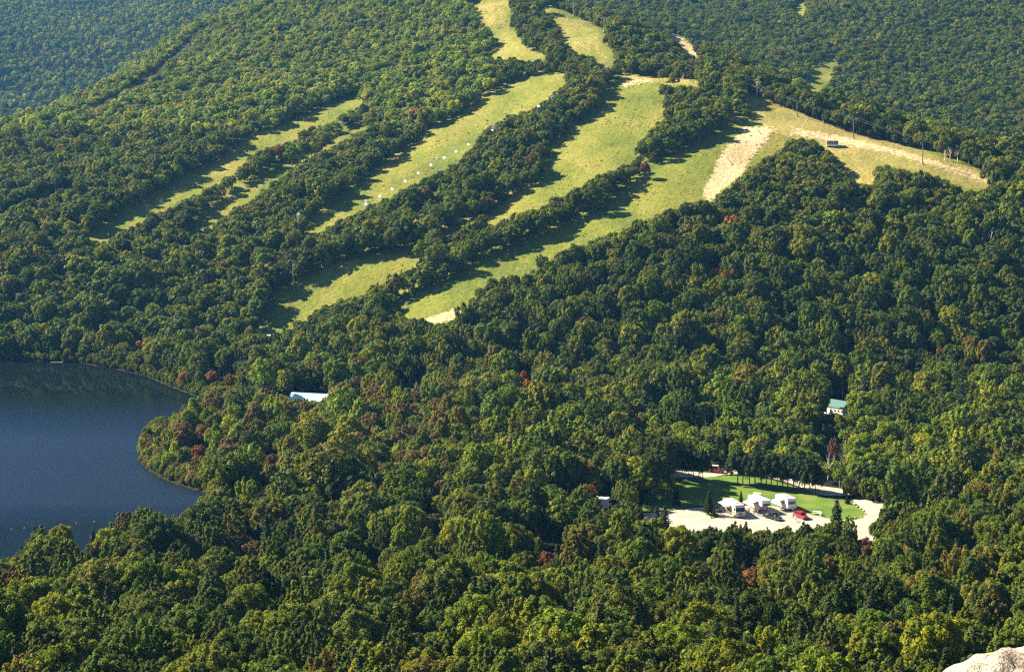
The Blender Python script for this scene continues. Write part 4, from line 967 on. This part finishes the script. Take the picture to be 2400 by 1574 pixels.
# ------------------------------------------------------------------ people
def skin(name, pts, edges, rad, m, parent):
    me = bpy.data.meshes.new(name); me.from_pydata(pts, edges, []); o = link(name, me, m, parent)
    md = o.modifiers.new('skin', 'SKIN'); md.use_smooth_shade = True
    for v, r in zip(me.skin_vertices[0].data, rad): v.radius = (r, r)
    me.skin_vertices[0].data[0].use_root = True
    s = o.modifiers.new('sub', 'SUBSURF'); s.levels = 1; s.render_levels = 1; return o
def person(loc, rz, lab, shirt, trousers, hair, sc=1.0):
    e = empty('person', loc, rz, lab, 'person'); e.scale = (sc,) * 3
    B = [(0, 0, .95), (0, 0, 1.2), (0, 0, 1.42), (0, 0, 1.52), (0, -.01, 1.60), (0, -.02, 1.70),
         (-.10, 0, .90), (-.11, -.03, .50), (-.12, .02, .08), (-.12, -.12, .04), (.10, 0, .90), (.12, .06, .50), (.13, .10, .08), (.13, -.02, .04),
         (-.19, 0, 1.42), (-.25, 0, 1.14), (-.22, -.14, .90), (-.21, -.20, .83), (.19, 0, 1.42), (.26, .02, 1.14), (.28, -.04, .88), (.28, -.08, .80)]
    E = [(0, 1), (1, 2), (2, 3), (3, 4), (4, 5), (0, 6), (6, 7), (7, 8), (8, 9), (0, 10), (10, 11), (11, 12), (12, 13), (2, 14), (14, 15), (15, 16), (16, 17), (2, 18), (18, 19), (19, 20), (20, 21)]
    rad = [.14, .125, .13, .055, .085, .075, .085, .06, .042, .035, .085, .06, .042, .035, .055, .042, .032, .028, .055, .042, .032, .028]
    skin('body', B, E, rad, C_SKIN, e)
    skin('shirt', [B[0], B[1], B[2], B[14], (-.225, 0, 1.25), B[18], (.23, .01, 1.25)], [(0, 1), (1, 2), (2, 3), (3, 4), (2, 5), (5, 6)], [.155, .14, .145, .07, .06, .07, .06], shirt, e)
    skin('trousers', [(0, 0, .98), B[6], B[7], (-.12, .01, .2), B[10], B[11], (.13, .09, .2)], [(0, 1), (1, 2), (2, 3), (0, 4), (4, 5), (5, 6)], [.15, .1, .075, .06, .1, .075, .06], trousers, e)
    blob('hair', hair, e, (0, .015, 1.70), (.092, .1, .09), 3, .08)
    return e
C_DEN = simple('blue denim', (0.05, 0.08, 0.16), 0.8, nscale=6, amt=0.2); C_HAIR = simple('brown hair', (0.05, 0.03, 0.02), 0.7, nscale=8, amt=0.3); C_KHA = simple('khaki cloth', (0.33, 0.26, 0.17), 0.85, nscale=6, amt=0.15)
person(on_park(*z1(1243, 492)), R(-20), 'person in white top and jeans under the pink awning', C_CANVAS, C_DEN, C_HAIR)
person(on_park(*z1(1266, 498)), R(50), 'person in white top and khaki trousers by the trailer corner', C_CANVAS, C_KHA, C_HAIR)
person(on_park(*z1(1205, 488)), R(10), 'person in pink top standing behind the motorhome', C_PINK, C_KHA, C_HAIR)
person(on_park(*z1(1515, 515)), R(160), 'person in white cap and jeans near the red car', C_CANVAS, C_DEN, C_WALL, 1.0)
person(on_park(*z1(1388, 535)), R(160), 'person in red top beside the pickup truck', C_RED2, C_DEN, C_HAIR, 1.0)

# ------------------------------------------------------------------ ski lifts
def lift_tower(px, pt, pb, lab, group, m, arm=2.0, rz=R(-20)):
    g = place(px, pb, 0, 560); h = (pb - pt) / FP * g.y; g.z = H1(g.x, g.y)
    e = empty('lift_tower', g, rz, lab, 'ski lift tower', group)
    MB().cyl((0, 0, -.6), (0, 0, h), .30, .20, 10).build('mast', m, e)
    MB().box((0, 0, .1), (1.2, 1.2, .6)).build('footing', M_STONE, e)
    MB().box((0, 0, h + .1), (arm * 2, .28, .28)).build('crossarm', m, e)
    MB().cyl((-arm * .5, 0, h + .9), (arm * .5, 0, h + .9), .06, .06, 6).cyl((-arm * .5, 0, h), (-arm * .5, 0, h + .9), .05, .05, 6).cyl((arm * .5, 0, h), (arm * .5, 0, h + .9), .05, .05, 6).build('lifting_frame', m, e)
    for s in (-1, 1):
        o = MB().box((s * arm, 0, h + .02), (.16, 2.4, .14)).build('sheave_beam', m, e)
        for y in (-.9, -.3, .3, .9): MB().cyl((s * arm - .06, y, h + .16), (s * arm + .06, y, h + .16), .22, .22, 10).build('sheave', C_RUB, o)
    return Vector((g.x, g.y, g.z + h + .3))
def cable(name, pts, off, lab, sag=0.6, rz=None):
    V, F = [], []; path = []
    for a, b_ in zip(pts[:-1], pts[1:]):
        for i in range(10):
            t = i / 10; p = a.lerp(b_, t); p.z -= sag * 4 * t * (1 - t); path.append(p)
    path.append(pts[-1]); ax = Vector((math.cos(LRZ), math.sin(LRZ), 0)) * off
    tube(V, F, [p + ax for p in path], [.028] * len(path), 4)
    me = mesh_np(name, [tuple(v) for v in V], F, True, (C_DSTEEL,)); return tag(link(name, me), lab, 'cable')
_a, _b = place(700, 565, 0, 560), place(1423, 189, 0, 560); CH_RZ = math.atan2(_b.y - _a.y, _b.x - _a.x) - math.pi / 2
_n0 = lift_tower
def lift_tower(*a): return _n0(*a, rz=LRZ)
LRZ = CH_RZ
tops = [lift_tower(700, 505, 565, 'lift tower standing lowest on the chairlift run, among trees', None, C_STEEL),
        lift_tower(858, 474, 520, 'grey lift tower above the lowest white chair of the chairlift', None, C_STEEL),
        lift_tower(1024, 374, 412, 'slim grey lift tower midway up the chairlift run', None, C_STEEL),
        lift_tower(1157, 300, 338, 'lift tower with crossarm among the trees right of the chairlift run', None, C_STEEL),
        lift_tower(1293, 228, 262, 'lift tower behind the wooded strip high on the chairlift run', None, C_STEEL),
        lift_tower(1423, 158, 189, 'pale lift tower at the top of the wooded strip by the main run', None, C_STEEL)]
cable('haul_cable', tops, -2.0, 'left cable of the chairlift with the white chairs'); cable('haul_cable', tops, 2.0, 'right cable of the chairlift with the white chairs')
axv = Vector((math.cos(CH_RZ), math.sin(CH_RZ), 0))
def chair_proto():
    e = empty('lift_chair', (0, 0, 0))
    MB().cyl((0, 0, 0), (0, 0, -1.1), .05, .05, 6).cyl((0, 0, -1.1), (0, .35, -1.5), .05, .05, 6).cyl((-.9, .35, -1.5), (.9, .35, -1.5), .05, .05, 6).cyl((-.9, .35, -1.5), (-.9, .25, -2.5), .05, .05, 6).cyl((.9, .35, -1.5), (.9, .25, -2.5), .05, .05, 6).build('hanger', C_STEEL, e)
    MB().box((0, -.05, -2.5), (1.8, .62, .12)).build('seat', C_WHITE, e, .03); MB().box((0, .27, -2.0), (1.8, .12, .98)).build('backrest', C_WHITE, e, .03)
    return e
def copy_tree(o, parent=None):
    c = o.copy(); COL.objects.link(c); c.parent = parent
    for ch in list(o.children): copy_tree(ch, c)
    return c
cp = chair_proto(); first = True
order = 'lowest second third fourth fifth sixth seventh eighth ninth tenth eleventh twelfth thirteenth topmost'.split()
for j, cx in enumerate([856, 888, 918, 950, 980, 1010, 1040, 1068, 1097, 1125, 1154, 1235, 1262, 1411]):
    best = None
    for a, b_ in zip(tops[:-1], tops[1:]):
        for t in np.linspace(0, 1, 60):
            p = a.lerp(b_, t) - axv * 2.0; p.z -= .6 * 4 * t * (1 - t) + .05
            q = project(np.array([p.x]), np.array([p.y]), np.array([p.z]))[0][0]
            if best is None or abs(q - cx) < best[0]: best = (abs(q - cx), p)
    c = cp if first else copy_tree(cp); first = False
    c.location = best[1]; c.rotation_euler = (0, 0, CH_RZ)
    w_ = 'lowest' if j == 0 else 'topmost' if j == 13 else f'{order[j]} from the bottom'
    tag(c, f'white lift chair on the chairlift, {w_}', 'lift chair', 'white chairs of the chairlift')
rt = [(1344, 10, 38), (1416, 44, 74), (1518, 93, 124), (1640, 165, 196), (1775, 205, 236), (1868, 238, 273), (2000, 278, 325), (2162, 328, 386), (2352, 398, 446)]
rl = ['lift tower at the top edge, highest on the ridge', 'lift tower by the dark bush at the upper ridge run', 'pale lift tower above the saddle in the ridge', 'lift tower among bare birches on the saddle of the ridge', 'dark lift tower at the top of the tan ridge run', 'dark lift tower on the tan ridge run, above the wheel track', 'dark lift tower on the ridge run behind the shed', 'tall dark T-shaped lift tower low on the tan ridge run', 'dark lift tower at the lower end of the ridge run by a birch']
_a, _b = place(1775, 236, 0, 560), place(2352, 446, 0, 560); LRZ = math.atan2(_b.y - _a.y, _b.x - _a.x) + math.pi / 2
rtops = [lift_tower(a, b_, c, l_, None, C_STEEL if i < 3 else C_DSTEEL) for i, ((a, b_, c), l_) in enumerate(zip(rt, rl))]
cable('haul_cable', rtops, -2.0, 'left cable of the ridge lift'); cable('haul_cable', rtops, 2.0, 'right cable of the ridge lift')

# ------------------------------------------------------------------ buildings
def hut(name, px, py, W, D, Hh, rz, lab, wall, roofm, roofh=.8, door=True, wins=((0, 0),), g=None, cat='hut', over=.35):
    g = g or place(px, py, 0, 560); g.z = H1(g.x, g.y) - .1
    e = empty(name, g, rz, lab, cat)
    MB().box((0, 0, Hh / 2), (W, D, Hh)).build('wall', wall, e)
    MB().prism([(-D / 2, Hh), (D / 2, Hh), (0, Hh + roofh - .02)], -W / 2 + .01, W / 2 - .01).build('gable', wall, e)
    for s in (-1, 1):
        v = MB(); y1 = s * (D / 2 + over); z1_ = Hh - roofh * over / (D / 2); xo = W / 2 + over
        v.V = [(-xo, 0, Hh + roofh + .05), (xo, 0, Hh + roofh + .05), (xo, y1, z1_ + .05), (-xo, y1, z1_ + .05), (-xo, 0, Hh + roofh + .17), (xo, 0, Hh + roofh + .17), (xo, y1, z1_ + .17), (-xo, y1, z1_ + .17)]
        v.F = [(0, 1, 2, 3), (7, 6, 5, 4), (0, 4, 5, 1), (1, 5, 6, 2), (2, 6, 7, 3), (3, 7, 4, 0)]; v.build('roof', roofm, e)
    if door: MB().box((-W * .25, -D / 2 - .03, 1.0), (.9, .05, 2.0)).build('door', C_WOOD, e)
    for (x, z) in wins:
        f = MB().box((x, -D / 2 - .03, 1.5 + z), (1.0, .05, .9)).build('window', C_WALL, e); MB().box((x, -D / 2 - .07, 1.5 + z), (.84, .03, .74)).build('pane', C_GLASS, f)
    return e
hut('lift_hut', 630, 795, 2.3, 2.0, 1.6, R(10), 'small white hut at the bottom of the lowest grass run', C_WALL, C_WALL, .5, wins=((.8, 0),))
hut('lift_hut', 1277, 127, 2.4, 2.0, 2.2, R(0), 'tiny white hut beside the tree island near the top of the runs', C_WALL, C_WALL, .5, wins=((.6, 0),))
# shed on the ridge run, open to the front
g = place(1951, 343, 0, 560); g.z = H1(g.x, g.y)
e = empty('shed', g, R(-8), 'grey-roofed open shed on the tan ridge run', 'shed')
MB().box((-2.9, 0, 1.3), (.15, 3.4, 2.6)).box((2.9, 0, 1.3), (.15, 3.4, 2.6)).box((0, 1.65, 1.3), (5.7, .1, 2.6)).build('wall', C_WALL, e)
MB().box((0, -.1, 2.95), (6.6, 4.2, .16)).build('roof', C_ROOFG, e); MB().box((0, -1.6, .5), (5.7, .1, 1.0)).build('front_board', C_WALL, e)
for x in (-1, 1): MB().box((x, -1.6, 1.9), (.15, .15, 1.9)).build('post', C_WOOD, e)
MB().box((-3.0, -.5, 1.5), (.06, 1.2, .8)).build('sign_panel', C_RED2, e)
# log pile by the ridge
g = place(1958, 289, 0, 560); g.z = H1(g.x, g.y)
e = empty('log_pile', g, R(-15), 'small pile of brown logs at the edge of the ridge run', 'log pile')
for i, (y, z) in enumerate([(-.5, .2), (0, .2), (.5, .2), (-.25, .6), (.25, .6)]): MB().cyl((-3 + .2 * i, y, z), (3 - .3 * i, y, z), .24, .2, 8).build('log', C_WOOD, e)
# lodge with the pale metal roof beside the inlet
g = place(730, 921, 6.5, 560); g.z = H1(g.x, g.y)
e = empty('lodge', g, R(-18), 'lodge with a pale blue green metal roof showing above the trees by the inlet', 'lodge')
MB().box((0, 0, 1.9), (15, 8, 3.8)).build('wall', C_WOOD, e)
MB().prism([(-4, 3.8), (4, 3.8), (0, 6.2)], -7.4, 7.4).build('gable', C_WOOD, e)
for s in (-1, 1):
    v = MB(); v.V = [(-8, 0, 6.3), (8, 0, 6.3), (8, s * 5, 3.3), (-8, s * 5, 3.3), (-8, 0, 6.45), (8, 0, 6.45), (8, s * 5, 3.45), (-8, s * 5, 3.45)]
    v.F = [(0, 1, 2, 3), (7, 6, 5, 4), (0, 4, 5, 1), (1, 5, 6, 2), (2, 6, 7, 3), (3, 7, 4, 0)]; o = v.build('roof', C_PALE, e)
    for k in range(17):
        w = MB(); x = -8 + k; w.V = [(x, 0, 6.45), (x + .06, 0, 6.45), (x + .06, s * 5, 3.45), (x, s * 5, 3.45), (x, 0, 6.53), (x + .06, 0, 6.53), (x + .06, s * 5, 3.53), (x, s * 5, 3.53)]; w.F = v.F
        w.build('roof_seam', C_PALE, o)
for x in (-5, -2, 1, 4): f = MB().box((x, -4.03, 2.0), (1.3, .05, 1.3)).build('window', C_WALL, e); MB().box((x, -4.07, 2.0), (1.1, .04, 1.1)).build('pane', C_GLASS, f)
# campground house with the teal roof
g = place(1968, 950, 3.0, 560); g.z = H1(g.x, g.y)
e = hut('campground_house', 0, 0, 7.5, 5.5, 2.9, R(-50), 'white house with a teal metal roof half hidden in the wood', C_WALL, C_TEAL, 2.0, wins=((.2, 0), (1.8, 0), (3.3, 0)), g=g, cat='house')
MB().box((0, -4.2, .5), (8.5, 2.2, .12)).build('porch_floor', C_WALL, e)
for x in (-4, -1.4, 1.4, 4): MB().box((x, -5.2, 1.6), (.16, .16, 2.3)).build('porch_post', C_WALL, e)
for i, (q, h_) in enumerate([((1986, 962), 4.5), ((1948, 968), 4.0)]):
    g = place(q[0], q[1], h_ * .7, 560); g.z = H1(g.x, g.y); put_tree('birch_tree', NEARP['birch'][i], g, h_ / 12.5, (.11, .13, .015), i, ['small leafy tree in front of the right wall of the teal-roofed house', 'small leafy tree in front of the left corner of the teal-roofed house'][i], None)
for i, q in enumerate([(1974, 966), (1985, 971), (1999, 974), (2023, 970), (2070, 974)]):
    g = place(q[0], q[1], .6, 560); g.z = H1(g.x, g.y)
    o = MB().box((0, 0, .55), (1.1, .9, 1.1)).build('storage_box', C_WALL, None, .05); o.location = g; o.rotation_euler = (0, 0, .4 * i)
    MB().box((0, 0, 1.13), (1.2, 1.0, .08)).build('lid', C_STEEL, o)
    tag(o, 'white box standing among the trees below the teal-roofed house', 'box', 'white boxes by the teal-roofed house')
# cottage and dock on the far shore
g = place(243, 783, 4.0, 560); g.z = H1(g.x, g.y)
hut('cottage', 0, 0, 9, 6, 2.8, R(15), 'grey white cottage peeping through the trees above the far shore', C_WALL, C_ROOFG, 1.8, wins=((.5, 0), (2.6, 0)), g=g, cat='cottage')
g = at_plane(133, 851, LAKE_Z)
e = empty('dock', (g[0], g[1], LAKE_Z), R(4), 'low pale dock on the far shore of the lake', 'dock')
for k in range(12): MB().box((-2.5 + k * .45, 0, .45), (.40, 1.4, .06)).build('plank', C_WOOD, e)
for x in (-2.4, 2.4):
    for y in (-.6, .6): MB().cyl((x, y, -1.5), (x, y, .7), .08, .08, 8).build('post', C_WOOD, e)
for i, (a, b_) in enumerate([(27, 1241), (57, 1237), (179, 1226), (221, 1222)]):
    g = at_plane(a, b_, LAKE_Z); o = MB().cyl((0, 0, -.1), (0, 0, .16), .16, .13, 10).build('buoy', C_ORNG); MB().cyl((0, 0, .16), (0, 0, .22), .04, .04, 6).build('ring', C_STEEL, o)
    o.location = (g[0], g[1], LAKE_Z); tag(o, ['small white buoy nearest the left edge of the lake', 'small white buoy second from the left edge of the lake', 'small white buoy above the gap between near trees, the left of two', 'small white buoy above the gap between near trees, the right of two'][i], 'buoy')
g = at_plane(353, 1094, LAKE_Z); o = blob('boulder', M_STONE, None, (g[0], g[1], LAKE_Z + .1), (.6, .5, .5), 77, flat=.3); tag(o, 'single pale boulder at the water edge of the peninsula', 'boulder')

# ------------------------------------------------------------------ trees with a look of their own
def at_top(px, py, h, f=.75, y0=180): 
    g = place(px, py, h * f, y0); g.z = H1(g.x, g.y); return g
OR, RD, RB, RS = (0.40, 0.17, 0.025), (0.21, 0.085, 0.035), (0.13, 0.065, 0.03), (0.20, 0.095, 0.03)
special = [
 (1232, 905, 9.5, OR, 'maple', 'bright orange maple alone in the green wood, uppermost of the turned trees', 560), (1228, 886, 10.5, (0.34, 0.10, 0.03), 'birch', 'narrow tree with a red crown behind the bright orange maple', 560),
 (1512, 392, 8.5, (0.17, 0.085, 0.04), 'maple', 'rust-coloured tree in the strip between the main run and the right run', 560), (466, 1058, 7.5, RD, 'maple', 'red maple on the peninsula, the left of its two red trees', 430),
 (636, 1080, 7.5, (0.16, 0.08, 0.04), 'maple', 'dusky red maple on the peninsula, the right of its two red trees', 430), (1676, 640, 8, OR, 'maple', 'small orange tree high on the green hill below the straw patch', 560),
 (1768, 1362, 11, RS, 'maple', 'large rust-brown maple in the wood below the campground', 200), (1330, 1500, 11, RB, 'maple', 'dark red-brown maple at the bottom middle of the view', 180),
 (1228, 1300, 9, (0.18, 0.08, 0.04), 'birch', 'red-tipped tree left of the tiny spruce, in the middle of the near wood', 200), (1285, 1318, 9, (0.16, 0.075, 0.03), 'maple', 'copper maple left of the tiny spruce in the middle of the near wood', 200),
 (2030, 1290, 11, (0.13, 0.06, 0.035), 'maple', 'brown maple just below the right end of the gravel yard', 200), (1345, 1175, 9, (0.17, 0.08, 0.03), 'birch', 'orange-brown birch left of the shaded trailer', 300),
 (498, 880, 8, (0.24, 0.12, 0.02), 'maple', 'golden maple on the shore point across the water', 560), (540, 890, 8, (0.2, 0.13, 0.02), 'maple', 'yellow maple on the shore right of the golden one', 560), (326, 808, 7, OR, 'maple', 'small orange tree above the bushes of the far shore', 560),
 (1955, 1045, 10, (0.16, 0.08, 0.04), 'birch', 'reddish thin tree behind the row of pines', 480), (2200, 1240, 11, (0.11, 0.055, 0.03), 'maple', 'broad brown maple on the right, level with the gravel yard', 200), (2270, 1215, 12, (0.10, 0.058, 0.03), 'birch', 'tall brown birch on the right, beside the broad brown maple', 200),
 (880, 1365, 10, (0.13, 0.07, 0.03), 'maple', 'brown maple in the lower middle left of the dark gap', 200), (930, 1340, 8, RB, 'birch', 'dark red slender tree by the dark gap in the near wood', 200),
 (1015, 1230, 10, (0.085, 0.075, 0.04), 'maple', 'grey-brown maple in the middle of the near wood', 250), (590, 1295, 10, (0.12, 0.08, 0.035), 'maple', 'tan maple in the near wood below the lake cove', 250),
]
for i, (a, b_, h, t, k, lab, y0) in enumerate(special):
    pr = NEARP[k]; s = h / 12.5; put_tree(k + '_tree', pr[i % len(pr)], at_top(a, b_, h, .75, y0), s, t, i * 1.3, lab, None)
spruce(1505, 0, 7, 'tiny blue-green spruce among the brown trees of the near wood', (0.03, 0.07, 0.035), on=at_top(1305, 1290, 7, .8, 200))
spruce(1560, 0, 14, 'dark brown spire-topped spruce in front of the gravel yard, left of two', (0.05, 0.045, 0.028), .8, on=at_top(1540, 1190, 14, .97, 250))
spruce(1562, 0, 14.5, 'dark brown spire-topped spruce in front of the gravel yard, right of two', (0.05, 0.045, 0.028), .8, on=at_top(1558, 1188, 14.5, .97, 250))
spruce(1970, 0, 14, 'tall spruce reaching up before the lawn below the picnic table', (0.045, 0.062, 0.022), 1.1, on=at_top(1962, 1176, 14, .97, 250))
spruce(215, 0, 8, 'small spruce standing alone against the dark water', (0.03, 0.05, 0.03), on=at_top(217, 1243, 8, .97, 250))
spruce(2100, 0, 11, 'spruce at the right end of the gravel yard', (0.045, 0.06, 0.02), on=at_top(2100, 1180, 11, .97, 250))
# bare white trees
def bare(seed, Hh, r0, m, limbs=9): return trunk_mesh('bare tree', seed, Hh, r0, limbs, m, .38, 6, .3)
M_DEAD = simple('bleached dead wood', (0.55, 0.46, 0.36), 0.8, nscale=3, amt=0.3)
dead = [(1812, 1462, 8.5, .20, 'bleached dead snag in the wood at the bottom of the view', 200, .6), (2228, 357, 7.5, .16, 'white bare birch on the ridge, right of the tall T-shaped tower', 560, .6), (2246, 358, 7.5, .16, 'white bare birch on the ridge, second right of the tall T-shaped tower', 560, .6),
        (2215, 360, 6, .14, 'short bare birch leaning beside the white pair on the ridge', 560, .6), (2158, 905, 11, .17, 'long bare white trunk above the teal-roofed house', 560, .7), (2090, 900, 10, .13, 'thin bare trunk left of the long white one', 560, .7),
        (1940, 1082, 9, .10, 'thin pale bare trunk behind the right end of the pine row', 480, .6), (1985, 1078, 9, .10, 'second thin bare trunk behind the pine row, toward the road bend', 480, .6), (940, 900, 7, .13, 'pale dead tree right of the lodge roof', 560, .6), (975, 905, 7, .12, 'bent pale dead tree farther right of the lodge roof', 560, .6),
        (2162, 1130, 9, .14, 'pale birch trunk at the road bend right of the lawn', 430, .5), (1440, 95, 6, .12, 'bare birch trunk by the tree island on the ridge', 900, .6), (1600, 178, 6.5, .12, 'pale birch trunk on the saddle of the ridge', 900, .6), (1640, 180, 6.5, .12, 'second pale birch trunk on the saddle of the ridge', 900, .6),
        (1930, 275, 6, .11, 'grey bare tree at the ridge edge above the shed', 700, .6), (2045, 300, 6, .11, 'grey bare tree at the ridge edge right of the shed', 700, .6)]
for i, (a, b_, h, r0, lab, y0, f) in enumerate(dead):
    g = at_top(a, b_, h, f, y0); e = empty('bare_tree', g, i * 1.7, lab, 'tree')
    me_ = bare(900 + i, h, r0 * 1.5, M_DEAD, 10); link('trunk', me_, None, e)
    e.rotation_euler[0] = random.uniform(-.12, .12)


# ------------------------------------------------------------------ air
bm = bmesh.new(); bmesh.ops.create_cube(bm, size=1)
me = bpy.data.meshes.new('haze')
for v in bm.verts: v.co = Vector((v.co.x * 11000, 4300 + v.co.y * 9800, 600 + v.co.z * 1450))
bm.to_mesh(me); bm.free()
m = bpy.data.materials.new('air haze'); m.use_nodes = True; n = m.node_tree.nodes; n.remove(n['Principled BSDF'])
v = n.new('ShaderNodeVolumePrincipled'); v.inputs['Color'].default_value = (0.13, 0.45, 1.0, 1); v.inputs['Density'].default_value = 0.000038; v.inputs['Anisotropy'].default_value = 0.2
m.node_tree.links.new(v.outputs[0], n['Material Output'].inputs['Volume'])
m.cycles.homogeneous_volume = True
hz = link('haze', me, m); tag(hz, kind='stuff')
